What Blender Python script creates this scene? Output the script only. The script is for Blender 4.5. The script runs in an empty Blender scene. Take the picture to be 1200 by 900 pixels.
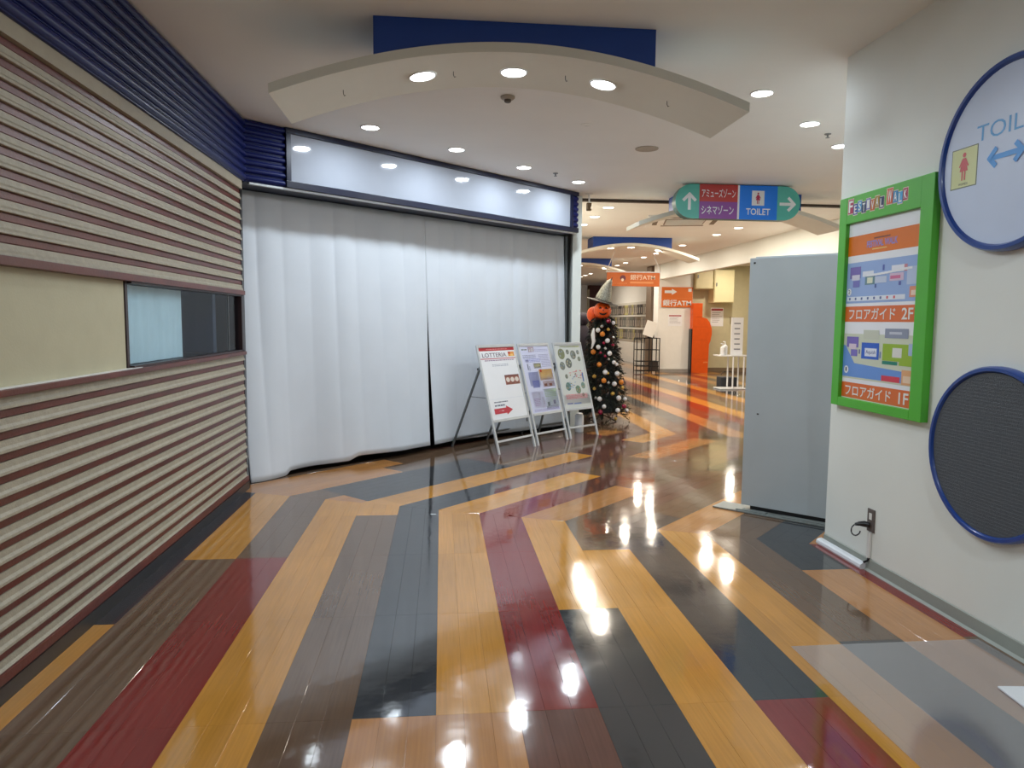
import bpy, bmesh, math, random
from mathutils import Matrix, Vector, Euler

PI = math.pi
rnd = random.Random(7)
scn = bpy.context.scene
COL = scn.collection

# ------------------------------------------------------------------ camera, world, exposure
cd = bpy.data.cameras.new('camera')
cd.sensor_fit = 'HORIZONTAL'; cd.sensor_width = 36.0; cd.lens = 24.9; cd.clip_start = 0.05; cd.clip_end = 200
cam = bpy.data.objects.new('camera', cd); COL.objects.link(cam)
yaw, pitch, roll = math.radians(5.731), math.radians(5.115), 0.0085
_f = Vector((math.sin(yaw)*math.cos(pitch), math.cos(yaw)*math.cos(pitch), -math.sin(pitch)))
_r = Vector((math.cos(yaw), -math.sin(yaw), 0)); _u = _r.cross(_f)
_r2 = _r*math.cos(roll)+_u*math.sin(roll); _u2 = -_r*math.sin(roll)+_u*math.cos(roll)
mw = Matrix((( _r2.x,_u2.x,-_f.x,0),(_r2.y,_u2.y,-_f.y,0),(_r2.z,_u2.z,-_f.z,1.5),(0,0,0,1)))
cam.matrix_world = mw
scn.camera = cam

w = bpy.data.worlds.new('world'); scn.world = w; w.use_nodes = True
w.node_tree.nodes['Background'].inputs[0].default_value = (0.75, 0.85, 1.0, 1)
w.node_tree.nodes['Background'].inputs[1].default_value = 0.3
vs = scn.view_settings
vs.view_transform = 'Standard'; vs.look = 'None'; vs.gamma = 1.0; vs.use_curve_mapping = False
vs.exposure = 0.0

COOL = (0.82, 0.92, 1.0)
WARM = (1.0, 0.89, 0.74)
P_NEAR = 14.3
P_FAR = 29.0
P_BACK = 18.0

# ------------------------------------------------------------------ materials
def srgb(*c):
    return tuple(((v/255.0)/12.92 if v/255.0 <= 0.04045 else ((v/255.0+0.055)/1.055)**2.4) for v in c)
MATS = {}
def mat(name, col, rough=0.5, var=0.06, scale=8.0, bump=0.0, bscale=60.0, metal=0.0, spec=0.5, emit=0.0, coat=0.0, trans=0.0):
    if name in MATS: return MATS[name]
    m = bpy.data.materials.new(name); m.use_nodes = True
    nt = m.node_tree; b = nt.nodes['Principled BSDF']
    b.inputs['Roughness'].default_value = rough
    b.inputs['Metallic'].default_value = metal
    b.inputs['Specular IOR Level'].default_value = spec
    b.inputs['Coat Weight'].default_value = coat
    b.inputs['Coat Roughness'].default_value = 0.05
    c = (*col, 1)
    tc = nt.nodes.new('ShaderNodeTexCoord')
    if var > 0:
        n = nt.nodes.new('ShaderNodeTexNoise'); n.inputs['Scale'].default_value = scale; n.inputs['Detail'].default_value = 4
        nt.links.new(tc.outputs['Object'], n.inputs['Vector'])
        r = nt.nodes.new('ShaderNodeMapRange')
        r.inputs['From Min'].default_value = 0.3; r.inputs['From Max'].default_value = 0.7
        r.inputs['To Min'].default_value = 1-var; r.inputs['To Max'].default_value = 1+var
        nt.links.new(n.outputs['Fac'], r.inputs['Value'])
        v = nt.nodes.new('ShaderNodeVectorMath'); v.operation = 'SCALE'; v.inputs[0].default_value = col
        nt.links.new(r.outputs[0], v.inputs['Scale']); nt.links.new(v.outputs[0], b.inputs['Base Color'])
    else:
        b.inputs['Base Color'].default_value = c
    if bump > 0:
        n2 = nt.nodes.new('ShaderNodeTexNoise'); n2.inputs['Scale'].default_value = bscale; n2.inputs['Detail'].default_value = 3
        nt.links.new(tc.outputs['Object'], n2.inputs['Vector'])
        bp = nt.nodes.new('ShaderNodeBump'); bp.inputs['Strength'].default_value = bump; bp.inputs['Distance'].default_value = 0.01
        nt.links.new(n2.outputs['Fac'], bp.inputs['Height']); nt.links.new(bp.outputs[0], b.inputs['Normal'])
    if emit > 0:
        b.inputs['Emission Color'].default_value = c; b.inputs['Emission Strength'].default_value = emit
    MATS[name] = m
    return m

def plank_mat(name, col, ang, rough=0.075):
    m = bpy.data.materials.new(name); m.use_nodes = True
    nt = m.node_tree; L = nt.links; b = nt.nodes['Principled BSDF']
    geo = nt.nodes.new('ShaderNodeNewGeometry'); oi = nt.nodes.new('ShaderNodeObjectInfo')
    mp = nt.nodes.new('ShaderNodeMapping'); mp.vector_type = 'TEXTURE'
    mp.inputs['Rotation'].default_value = (0, 0, ang); mp.inputs['Scale'].default_value = (0.012, 0.35, 1)
    L.new(geo.outputs['Position'], mp.inputs['Vector'])
    gr = nt.nodes.new('ShaderNodeTexNoise'); gr.inputs['Scale'].default_value = 1.0; gr.inputs['Detail'].default_value = 5
    L.new(mp.outputs[0], gr.inputs['Vector'])
    pt = nt.nodes.new('ShaderNodeTexNoise'); pt.inputs['Scale'].default_value = 1.3; pt.inputs['Detail'].default_value = 3
    L.new(geo.outputs['Position'], pt.inputs['Vector'])
    ad = nt.nodes.new('ShaderNodeMath'); ad.operation = 'ADD'
    L.new(oi.outputs['Random'], ad.inputs[0]); L.new(geo.outputs['Random Per Island'], ad.inputs[1])
    fr = nt.nodes.new('ShaderNodeMath'); fr.operation = 'FRACT'; L.new(ad.outputs[0], fr.inputs[0])
    def rng(sock, a, c2, lo, hi):
        r = nt.nodes.new('ShaderNodeMapRange'); r.inputs['From Min'].default_value = a; r.inputs['From Max'].default_value = c2
        r.inputs['To Min'].default_value = lo; r.inputs['To Max'].default_value = hi; L.new(sock, r.inputs['Value']); return r.outputs[0]
    a = rng(gr.outputs['Fac'], 0.3, 0.7, 0.90, 1.1); c2 = rng(pt.outputs['Fac'], 0.3, 0.7, 0.90, 1.10); d = rng(fr.outputs[0], 0, 1, 0.93, 1.07)
    m1 = nt.nodes.new('ShaderNodeMath'); m1.operation = 'MULTIPLY'; L.new(a, m1.inputs[0]); L.new(c2, m1.inputs[1])
    m2 = nt.nodes.new('ShaderNodeMath'); m2.operation = 'MULTIPLY'; L.new(m1.outputs[0], m2.inputs[0]); L.new(d, m2.inputs[1])
    v = nt.nodes.new('ShaderNodeVectorMath'); v.operation = 'SCALE'; v.inputs[0].default_value = col
    L.new(m2.outputs[0], v.inputs['Scale']); L.new(v.outputs[0], b.inputs['Base Color'])
    b.inputs['Specular IOR Level'].default_value = 0.9; b.inputs['IOR'].default_value = 1.55
    # worn polish: slight unevenness of the wax
    rn = nt.nodes.new('ShaderNodeTexNoise'); rn.inputs['Scale'].default_value = 3.0; rn.inputs['Detail'].default_value = 6
    L.new(geo.outputs['Position'], rn.inputs['Vector'])
    L.new(rng(rn.outputs['Fac'], 0.3, 0.7, rough-0.025, rough+0.05), b.inputs['Roughness'])
    bn = nt.nodes.new('ShaderNodeTexNoise'); bn.inputs['Scale'].default_value = 9.0; bn.inputs['Detail'].default_value = 2
    L.new(geo.outputs['Position'], bn.inputs['Vector'])
    bp = nt.nodes.new('ShaderNodeBump'); bp.inputs['Strength'].default_value = 0.10; bp.inputs['Distance'].default_value = 0.006
    L.new(bn.outputs['Fac'], bp.inputs['Height'])
    b2 = nt.nodes.new('ShaderNodeBump'); b2.inputs['Strength'].default_value = 0.0; b2.inputs['Distance'].default_value = 0.001
    L.new(gr.outputs['Fac'], b2.inputs['Height']); L.new(bp.outputs[0], b2.inputs['Normal']); L.new(b2.outputs[0], b.inputs['Normal'])
    return m

def glass_mat(name, tint, refl=0.12, haze=0.0, hazecol=(0.6,0.6,0.6), rough=0.03, fk=1.0):
    m = bpy.data.materials.new(name); m.use_nodes = True
    nt = m.node_tree; L = nt.links
    for n in list(nt.nodes): nt.nodes.remove(n)
    out = nt.nodes.new('ShaderNodeOutputMaterial')
    tr = nt.nodes.new('ShaderNodeBsdfTransparent'); tr.inputs[0].default_value = (*tint, 1)
    gl = nt.nodes.new('ShaderNodeBsdfGlossy'); gl.inputs['Roughness'].default_value = rough; gl.inputs[0].default_value = (1,1,1,1)
    df = nt.nodes.new('ShaderNodeBsdfDiffuse'); df.inputs[0].default_value = (*hazecol, 1)
    fr = nt.nodes.new('ShaderNodeFresnel'); fr.inputs[0].default_value = 1.5
    mul = nt.nodes.new('ShaderNodeMath'); mul.operation = 'MULTIPLY_ADD'; mul.inputs[1].default_value = fk; mul.inputs[2].default_value = refl*0.3
    ge = nt.nodes.new('ShaderNodeNewGeometry'); inv = nt.nodes.new('ShaderNodeMath'); inv.operation = 'SUBTRACT'; inv.inputs[0].default_value = 1.0; L.new(ge.outputs['Backfacing'], inv.inputs[1])
    fm_ = nt.nodes.new('ShaderNodeMath'); fm_.operation = 'MULTIPLY'; L.new(fr.outputs[0], mul.inputs[0]); L.new(mul.outputs[0], fm_.inputs[0]); L.new(inv.outputs[0], fm_.inputs[1])
    m0 = nt.nodes.new('ShaderNodeMixShader'); m0.inputs[0].default_value = haze
    L.new(tr.outputs[0], m0.inputs[1]); L.new(df.outputs[0], m0.inputs[2])
    m1 = nt.nodes.new('ShaderNodeMixShader'); L.new(fm_.outputs[0], m1.inputs[0]); L.new(m0.outputs[0], m1.inputs[1]); L.new(gl.outputs[0], m1.inputs[2])
    L.new(m1.outputs[0], out.inputs[0])
    MATS[name] = m
    return m

ceil_m  = mat('ceiling_paint', srgb(238,237,233), 0.7, 0.015, 2, 0.05, 200)
wall_m  = mat('wall_paint', srgb(232,236,230), 0.6, 0.02, 2, 0.05, 150)
cream_m = mat('cream_paint', srgb(200,194,162), 0.6, 0.04, 6, 0.1, 90)
beige_m = mat('beige_siding', srgb(160,151,132), 0.5, 0.10, 30, 0.25, 120)
redwood = mat('red_brown_wood', srgb(92,36,28), 0.38, 0.22, 5, 0.1, 60)
navy_m  = mat('navy_gloss', srgb(9,24,88), 0.38, 0.05, 6, 0, spec=0.25)
navyD   = mat('navy_dark', srgb(14,22,52), 0.35, 0.08, 6)
blue_m  = mat('blue_paint', srgb(18,66,152), 0.5, 0.03, 4)
ringblue= mat('ring_blue', srgb(14,62,142), 0.3, 0.04, 5, coat=0.3)
white_m = mat('white_paint', srgb(232,232,228), 0.45, 0.02)
whiteg  = mat('white_gloss', srgb(225,228,232), 0.25, 0.01)
black_m = mat('black_base', srgb(22,22,26), 0.3, 0.1)
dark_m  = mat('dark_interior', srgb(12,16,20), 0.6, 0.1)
metal_m = mat('brushed_aluminium', srgb(206,210,214), 0.35, 0.03, 20, metal=0.35)
greym   = mat('grey_metal', srgb(120,124,126), 0.4, 0.05, metal=0.5)
panelg  = mat('grey_panel', srgb(178,186,190), 0.5, 0.03, 3, 0.04, 150)
green_m = mat('green_frame', srgb(82,180,50), 0.4, 0.03)
orange_m= mat('orange_print', srgb(208,106,34), 0.45, 0.02)
orange2 = mat('orange_gloss', srgb(214,84,12), 0.4, 0.05)
paper_m = mat('white_paper', srgb(236,238,242), 0.35, 0.01)
lens_c  = mat('lamp_lens_cool', (0.95,0.98,1.0), 0.5, 0, emit=14)
lens_w  = mat('lamp_lens_warm', (1.0,0.93,0.80), 0.5, 0, emit=16)

# ------------------------------------------------------------------ mesh builder
class MB:
    def __init__(s): s.v = []; s.f = []; s.mi = []; s.mats = []; s.M = Matrix()
    def _m(s, m):
        if m not in s.mats: s.mats.append(m)
        return s.mats.index(m)
    def add(s, vs_, fs, m):
        o = len(s.v); s.v += [tuple(s.M @ Vector(p)) for p in vs_]
        i = s._m(m)
        for f in fs: s.f.append(tuple(o+k for k in f)); s.mi.append(i)
    def box(s, a, b, m, ch=0.0):
        x0,y0,z0 = (min(a[i],b[i]) for i in range(3)); x1,y1,z1 = (max(a[i],b[i]) for i in range(3))
        if ch <= 0:
            s.add([(x0,y0,z0),(x1,y0,z0),(x1,y1,z0),(x0,y1,z0),(x0,y0,z1),(x1,y0,z1),(x1,y1,z1),(x0,y1,z1)],
                  [(0,3,2,1),(4,5,6,7),(0,1,5,4),(1,2,6,5),(2,3,7,6),(3,0,4,7)], m); return
        bm = bmesh.new(); bmesh.ops.create_cube(bm, size=1)
        for v in bm.verts: v.co = Vector((x0+(v.co.x+.5)*(x1-x0), y0+(v.co.y+.5)*(y1-y0), z0+(v.co.z+.5)*(z1-z0)))
        bmesh.ops.bevel(bm, geom=list(bm.edges), offset=ch, segments=2, affect='EDGES', profile=0.6)
        bm.verts.index_update()
        s.add([v.co.copy() for v in bm.verts], [tuple(v.index for v in f.verts) for f in bm.faces], m); bm.free()
    def quad(s, pts, m): s.add(pts, [tuple(range(len(pts)))], m)
    def rect(s, x0, z0, x1, z1, y, m): s.quad([(x0,y,z0),(x1,y,z0),(x1,y,z1),(x0,y,z1)], m)      # faces -Y
    def prism(s, poly, axis, a, b, m):
        def P(p, t):
            return (t,p[0],p[1]) if axis=='x' else ((p[0],t,p[1]) if axis=='y' else (p[0],p[1],t))
        n = len(poly)
        vs_ = [P(p,a) for p in poly]+[P(p,b) for p in poly]
        s.add(vs_, [tuple(range(n))[::-1], tuple(range(n,2*n))]+[(i,(i+1)%n,n+(i+1)%n,n+i) for i in range(n)], m)
    def tube(s, pts, r, m, n=8, cap=True):
        pts = [Vector(p) for p in pts]; rings = []
        k0 = len(pts); vs_ = []
        for i,p in enumerate(pts):
            t = (pts[min(i+1,k0-1)]-pts[max(i-1,0)]).normalized()
            ref = Vector((0,0,1)) if abs(t.z) < .95 else Vector((1,0,0))
            u = t.cross(ref).normalized(); v = t.cross(u)
            rr = r[i] if isinstance(r,(list,tuple)) else r
            for k in range(n): a = 2*PI*k/n; vs_.append(p+u*(rr*math.cos(a))+v*(rr*math.sin(a)))
        fs = [(i*n+k, i*n+(k+1)%n, (i+1)*n+(k+1)%n, (i+1)*n+k) for i in range(k0-1) for k in range(n)]
        if cap: fs += [tuple(range(n))[::-1], tuple((k0-1)*n+k for k in range(n))]
        s.add(vs_, fs, m)
    def lathe(s, prof, m, n=24, c=(0,0,0)):
        vs_ = []; K = len(prof)
        for r,z in prof:
            for k in range(n): a = 2*PI*k/n; vs_.append((c[0]+r*math.cos(a), c[1]+r*math.sin(a), c[2]+z))
        s.add(vs_, [(i*n+k, i*n+(k+1)%n, (i+1)*n+(k+1)%n, (i+1)*n+k) for i in range(K-1) for k in range(n)]
              + [tuple(range(n))[::-1], tuple((K-1)*n+k for k in range(n))], m)
    def disc(s, cx, cz, r, y, m, n=40, rz=None):
        rz = rz or r
        s.quad([(cx+r*math.cos(2*PI*k/n), y, cz+rz*math.sin(2*PI*k/n)) for k in range(n)], m)
    def ball(s, c, r, m, n=12, k=8, sc=(1,1,1)):
        prof = [(r*math.sin(PI*i/k)+1e-5, -r*math.cos(PI*i/k)) for i in range(k+1)]
        M0 = s.M; s.M = s.M @ Matrix.Translation(c) @ Matrix.Diagonal((*sc,1)); s.lathe(prof, m, n); s.M = M0
    def text(s, body, x0, z0, x1, z1, y, m, bold=0.0, fit=True):
        key = (body, bold)
        if key not in TX:
            c = bpy.data.curves.new('t','FONT'); c.body = body; c.offset = bold; c.resolution_u = 3
            o = bpy.data.objects.new('t', c); COL.objects.link(o); bpy.context.view_layer.update()
            me = bpy.data.meshes.new_from_object(o.evaluated_get(bpy.context.evaluated_depsgraph_get()))
            TX[key] = ([tuple(v.co) for v in me.vertices], [tuple(p.vertices) for p in me.polygons])
            bpy.data.objects.remove(o); bpy.data.curves.remove(c); bpy.data.meshes.remove(me)
        V,F = TX[key]
        if not V: return
        ax=min(v[0] for v in V); bx=max(v[0] for v in V); az=min(v[1] for v in V); bz=max(v[1] for v in V)
        sx=(x1-x0)/(bx-ax); sz=(z1-z0)/(bz-az)
        s.add([(x0+(v[0]-ax)*sx, y, z0+(v[1]-az)*sz) for v in V], F, m)
    def build(s, name, parent=None, loc=(0,0,0), rot=(0,0,0), smooth=False):
        me = bpy.data.meshes.new(name); me.from_pydata([tuple(p) for p in s.v], [], s.f)
        for m in s.mats: me.materials.append(m)
        for p,i in zip(me.polygons, s.mi): p.material_index = i
        if smooth:
            me.polygons.foreach_set('use_smooth', [True]*len(me.polygons))
            try: me.set_sharp_from_angle(angle=math.radians(40))
            except Exception: pass
        me.update()
        o = bpy.data.objects.new(name, me); COL.objects.link(o)
        o.location = loc; o.rotation_euler = rot
        if parent: o.parent = parent
        return o
TX = {}
def tag(o, label=None, cat=None, group=None, kind=None):
    if label: o['label'] = label
    if cat: o['category'] = cat
    if group: o['group'] = group
    if kind: o['kind'] = kind
    return o
def thing(name, label, cat, loc=(0,0,0), rz=0.0, group=None):
    o = bpy.data.objects.new(name, None); o.empty_display_size = 0.1; COL.objects.link(o)
    o.location = loc; o.rotation_euler = (0,0,rz)
    return tag(o, label, cat, group)
def struct(o): o['kind'] = 'structure'; return o
def inst(me, name, parent=None, loc=(0,0,0), rot=(0,0,0)):
    o = bpy.data.objects.new(name, me); COL.objects.link(o); o.location = loc; o.rotation_euler = rot
    if parent: o.parent = parent
    return o

# ------------------------------------------------------------------ layout constants (metres; +Y runs down the corridor)
CH = 3.2
XL, XR = -1.69, 2.60
FA = Vector((-1.69, 6.41)); FB = Vector((1.80, 9.47))         # line of the shop fascia
FD = (FB-FA).normalized(); FN = Vector((-FD.y, FD.x)); FL = (FB-FA).length; FANG = math.atan2(FD.y, FD.x)
SQ = math.sqrt(0.5)

# ------------------------------------------------------------------ floor: coloured planks in three directions
PC = dict(Y=srgb(190,134,58), O=srgb(172,120,70), B=srgb(102,80,62), D=srgb(52,54,57), R=srgb(122,40,36), M=srgb(96,62,52), K=srgb(40,36,40))
PM = {(k,z): plank_mat('plank_'+{'Y':'honey','O':'orange','B':'brown','D':'charcoal','R':'red','M':'reddish_brown','K':'black'}[k]+('' if z else '_diagonal'), c, 0 if z else -PI/4) for k,c in PC.items() for z in (0,1)}
mb = MB(); mb.box((-3.5,-6,-0.06),(12,36,-0.0085), mat('floor_joint', srgb(48,38,30), 0.5, 0.1))
floor = struct(mb.build('floor'))
BX = lambda k: -0.02+0.315*(k-5)
K1 = lambda x: 5.54-0.414*(x+0.02)
K2 = lambda x: 9.16-0.414*(x-3.145)
CK = lambda k: 5.56-0.4453*(k-5)
XK = lambda k: 3.145+0.315*(k-4)
def colA(k, y):
    if k < 0: return 'K' if y > 3.535 else 'Y'
    if k == 0: return 'Y' if y > 4.475 else 'B'
    if k == 1: return 'B' if y > 4.475 else 'R'
    if k == 2: return 'Y'
    if k == 3: return 'Y' if y > 5.415 else 'B'
    if k == 4: return 'D' if y > 2.595 else 'O'
    if k == 5: return 'Y' if y > 2.595 else 'O'
    if k == 6: return 'R' if y > 2.595 else 'M'
    if k == 7: return 'Y' if y > 3.535 else 'D'
    if k == 8: return 'B' if y > 4.475 else 'Y'
    if k == 9: return 'D' if y > 2.595 else 'R'
    if k == 10: return 'Y'
    if k == 11: return 'B' if y > 3.005 else 'D'
    if k == 12: return 'D' if y > 3.535 else 'O'
    return 'R' if y > 3.005 else 'B'
def colB(k, s):      # s = x + y
    T = {-2:[(8,'B'),(99,'M')], -1:[(7,'O'),(99,'B')], 0:[(6.6,'O'),(99,'B')], 1:[(5.24,'B'),(7.9,'D'),(11.2,'M'),(13.2,'O'),(99,'B')], 2:[(5.24,'O'),(7.9,'D'),(11.0,'B'),(99,'M')],
         3:[(9.4,'Y'),(11.0,'M'),(99,'Y')], 4:[(6.9,'D'),(10.2,'M'),(99,'B')], 5:[(8.2,'Y'),(9.75,'B'),(12.1,'O'),(99,'D')],
         6:[(7.2,'R'),(9.4,'M'),(99,'B')], 7:[(7.85,'O'),(10.5,'B'),(99,'M')], 8:[(7.4,'B'),(9.6,'M'),(99,'D')], 9:[(7.0,'D'),(9.0,'B'),(99,'M')],
         10:[(9.4,'O'),(11,'Y'),(99,'M')], 11:[(8.4,'B'),(99,'D')], 12:[(8.6,'D'),(99,'B')]}
    for lim,c in T.get(k, [(99,'BDMOB'[k%5])]):
        if s < lim: return c
def colC(k, y):
    T = {1:'B',2:'M',3:'Y',4:'B',5:'D',6:'O',7:'M',8:'R',9:'Y',10:'B',11:'M',12:'Y',13:'D',14:'B',15:'O'}
    c = T.get(k, 'BDYMB'[k%5])
    if y > 14.17: c = {3:'D',4:'O',5:'O',6:'B'}.get(k, c)
    if y > 20.0: c = 'BOMYD'[(k*2)%5]
    return c
def clip(poly, nx, ny, c):           # keep nx*x + ny*y <= c
    out = []
    for i,p in enumerate(poly):
        q = poly[(i+1)%len(poly)]
        dp = nx*p[0]+ny*p[1]-c; dq = nx*q[0]+ny*q[1]-c
        if dp <= 0: out.append(p)
        if dp*dq < 0: t = dp/(dp-dq); out.append((p[0]+(q[0]-p[0])*t, p[1]+(q[1]-p[1])*t))
    return out
def area(p): return abs(sum(p[i][0]*p[(i+1)%len(p)][1]-p[(i+1)%len(p)][0]*p[i][1] for i in range(len(p))))/2
NK = math.hypot(1, 0.414)
def cell(zone, a0, a1, b0, b1, d):
    """one plank outline, drawn in by d; zone A and C: x a0..a1, y b0..b1; zone B: y-x a1..a0, x+y b0..b1"""
    if zone == 'B':
        r = [((s-c)/2, (s+c)/2) for c,s in ((a0-d*1.414,b0+d*1.414),(a0-d*1.414,b1-d*1.414),(a1+d*1.414,b1-d*1.414),(a1+d*1.414,b0+d*1.414))]
        r = r[::-1]
        r = clip(r, -0.414/NK, -1/NK, -(5.54-0.414*0.02)/NK - d)     # beyond the first fold
        if r: r = clip(r, 0.414/NK, 1/NK, (9.16+0.414*3.145)/NK - d)
        if r: r = clip(r, SQ, -SQ, -1.89*SQ+0.25-d)
        if r: r = clip(r, -SQ, SQ, 8.35*SQ-d)
        if r: r = clip(r, -1, 0, 1.72-d)
    else:
        r = [(a0+d,b0+d),(a1-d,b0+d),(a1-d,b1-d),(a0+d,b1-d)]
        if zone == 'A':
            r = clip(r, 0.414/NK, 1/NK, (5.54-0.414*0.02)/NK - d)
            if r: r = clip(r, -1, 0, 1.72-d)
            if r: r = clip(r, 1, 0, 3.2-d)
        else:
            r = clip(r, -0.414/NK, -1/NK, -(9.16+0.414*3.145)/NK - d)
    return r
planks = []
PW = 0.105
for k in range(-1, 16):
    off = 0.47 if k >= 10 else 0.0
    for j in range(3):
        x0 = BX(k)+j*PW
        cuts = sorted(set([-1.17+0.94*i-off for i in range(0, 9)] + ([2.59] if off else [])))
        for y0,y1 in zip(cuts, cuts[1:]):
            planks.append(('A', k, x0, x0+PW, y0, y1, colA(k, (y0+y1)/2)))
for k in range(-2, 16):
    cutset = {-1:[7],0:[6.6],1:[5.24,7.9,11.2,13.2],2:[5.24,7.9,11.0],3:[9.4,11],4:[6.9,10.2],5:[8.2,9.75,12.1],6:[7.2,9.4],7:[7.85,10.5],8:[7.4,9.6],9:[7,9],10:[9.4,11],11:[8.4],12:[8.6]}.get(k, [8])
    for j in range(3):
        c0 = CK(k)-j*0.4453/3; c1 = c0-0.4453/3
        base = cutset[0]; L = 0.94*1.4142
        cuts = sorted([base+L*i for i in range(-6,10) if not any(abs(base+L*i-q) < 0.45 and abs(base+L*i-q) > 1e-6 for q in cutset)]+cutset[1:])
        cuts = [q for i,q in enumerate(cuts) if i == 0 or q-cuts[i-1] > 1e-4]
        for s0,s1 in zip(cuts, cuts[1:]):
            planks.append(('B', k, c0, c1, s0, s1, colB(k, (s0+s1)/2)))
for k in range(0, 24):
    for j in range(3):
        x0 = XK(k)+j*PW
        cuts = [14.17+0.94*i for i in range(-8, 21)]
        for y0,y1 in zip(cuts, cuts[1:]):
            if x0 < 1.8 or (y0 < 12 and x0 > 7.5): continue
            planks.append(('C', k, x0, x0+PW, y0, y1, colC(k, (y0+y1)/2)))
cells = []
for zone,k,a0,a1,b0,b1,c in planks:
    p = cell(zone, a0, a1, b0, b1, 0.0002)
    if len(p) < 3 or area(p) < 0.002: continue
    q = cell(zone, a0, a1, b0, b1, 0.0007)
    if len(q) != len(p):
        mx = sum(t[0] for t in p)/len(p); my = sum(t[1] for t in p)/len(p); q = [(mx+(x-mx)*0.99, my+(y-my)*0.99) for x,y in p]
    cx = sum(t[0] for t in p)/len(p); cy = sum(t[1] for t in p)/len(p)
    vis = cy > 1.75 and not (cx > 2.6 and cy < 4.5) and -0.60 < (cx/cy if cy > 0.1 else 9)-0.1 < 0.86
    cells.append((not vis, math.hypot(cx,cy), zone, p, q, c, cx, cy))
cells.sort(key=lambda t: (t[0], t[1]))
def plank_geo(mb, p, q, cx, cy, m):
    n = len(p)
    vs_ = [(x-cx,y-cy,-0.0084) for x,y in p]+[(x-cx,y-cy,-0.0005) for x,y in p]+[(x-cx,y-cy,0) for x,y in q]
    fs = [tuple(range(2*n,3*n))]+[(i,(i+1)%n,n+(i+1)%n,n+i) for i in range(n)]+[(n+i,n+(i+1)%n,2*n+(i+1)%n,2*n+i) for i in range(n)]
    mb.add(vs_, fs, m)
cache = {}; rest = MB()
for i,(hid,dist,zone,p,q,c,cx,cy) in enumerate(cells):
    m = PM[(c, 0 if zone == 'B' else 1)]
    if i < 298:
        key = (m.name, tuple((round(x-cx,4),round(y-cy,4)) for x,y in p))
        if key in cache: inst(cache[key], 'plank', floor, (cx,cy,0))
        else:
            mb = MB(); plank_geo(mb, p, q, cx, cy, m); o = mb.build('plank', floor, (cx,cy,0)); cache[key] = o.data
    else: plank_geo(rest, p, q, 0, 0, m)
tag(rest.build('plank_field', floor), kind='stuff')

# ------------------------------------------------------------------ ceiling and walls
mb = MB(); mb.box((-3.5,-6,CH),(12,36,CH+0.1), ceil_m); ceiling = struct(mb.build('ceiling'))
mb = MB(); mb.box((-3.5,-6.1,0),(4,-6,CH), wall_m); struct(mb.build('wall_back'))
mb = MB(); mb.box((XR,-6,0),(XR+0.12,4.48,CH), wall_m)
mb.prism([(XR,4.48),(XR+0.12,4.36),(6.57,8.31),(6.45,8.33)], 'z', 0, CH, wall_m)
wall_right = struct(mb.build('wall_right'))
# soffit wall over the side area, then its return
mb = MB(); mb.box((6.45,8.33,2.76),(6.6,20.9,CH), wall_m); 
mb.box((6.45,8.33,0),(6.6,13.6,2.76), wall_m)
struct(mb.build('wall_soffit'))
mb = MB(); mb.box((7.46,20.9,0),(9.7,21.05,CH), cream_m); mb.box((9.55,8.3,0),(9.7,20.9,CH), cream_m)
struct(mb.build('wall_alcove'))
mb = MB(); mb.box((7.0,21.05,0),(7.15,30.0,CH), white_m); wall_photo = struct(mb.build('wall_gallery'))
mb = MB(); mb.box((1.7,33.6,0),(12,33.75,CH), mat('far_wall', srgb(205,190,170), 0.6, 0.05)); struct(mb.build('wall_far'))
mb = MB(); mb.box((1.80,9.72,0),(1.92,33.6,CH), wall_m); struct(mb.build('wall_hall'))
mb = MB(); mb.prism([(-3.4,6.4),(-3.4,10.6),(1.8,11.4),(1.8,11.3),(-3.3,10.4),(-3.3,6.4)], 'z', 0, CH, dark_m); struct(mb.build('wall_light_stop'))  # unseen dark wall added behind the curtains to stop light
# white square column
mb = MB(); mb.box((6.40,20.6,0),(7.46,21.05,CH-0.001), white_m, 0.01); col = struct(mb.build('trim_1'))
# brown pillar beyond it
mb = MB(); mb.box((6.385,21.3,0),(6.62,21.8,CH), mat('brown_pillar', srgb(112,96,82), 0.4, 0.05), 0.01); struct(mb.build('trim_2'))
mb = MB(); mb.box((6.2,33.35,0),(6.9,33.6,CH), white_m); struct(mb.build('trim_3'))
mb = MB(); mb.box((7.0,33.3,0),(7.9,33.6,CH), mat('maroon_panel', srgb(96,52,42), 0.5, 0.06)); mb.box((6.9,33.3,0),(7.0,33.6,3.0), cream_m); struct(mb.build('trim_4'))
mb = MB(); mb.box((6.4,20.55,0),(7.46,20.6,0.1), mat('grey_skirting', srgb(150,146,140), 0.5)); struct(mb.build('baseboard_column'))
mb = MB(); mb.box((7.46,20.88,0),(9.55,20.9,0.12), mat('brown_skirting', srgb(120,104,84), 0.5)); struct(mb.build('baseboard_alcove'))

# right skirting, grey vinyl with a white cord cover at its far end
skg = mat('skirting_vinyl', srgb(150,156,148), 0.45, 0.06, 4)
mb = MB(); mb.prism([(XR,0),(XR,0.075),(XR-0.006,0.07),(XR-0.010,0.012),(XR-0.022,0.0)], 'y', -6, 4.48, skg)
struct(mb.build('baseboard_right'))
r = MB(); pr = [(XR-0.0101,0.0),(XR-0.045,0.0),(XR-0.05,0.012),(XR-0.046,0.028),(XR-0.034,0.036),(XR-0.0101,0.04)]
r.prism(pr, 'y', 3.99, 4.50, whiteg)
tag(r.build('cord_cover'), 'white rounded cord cover along the foot of the right wall', 'cord cover')

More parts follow.
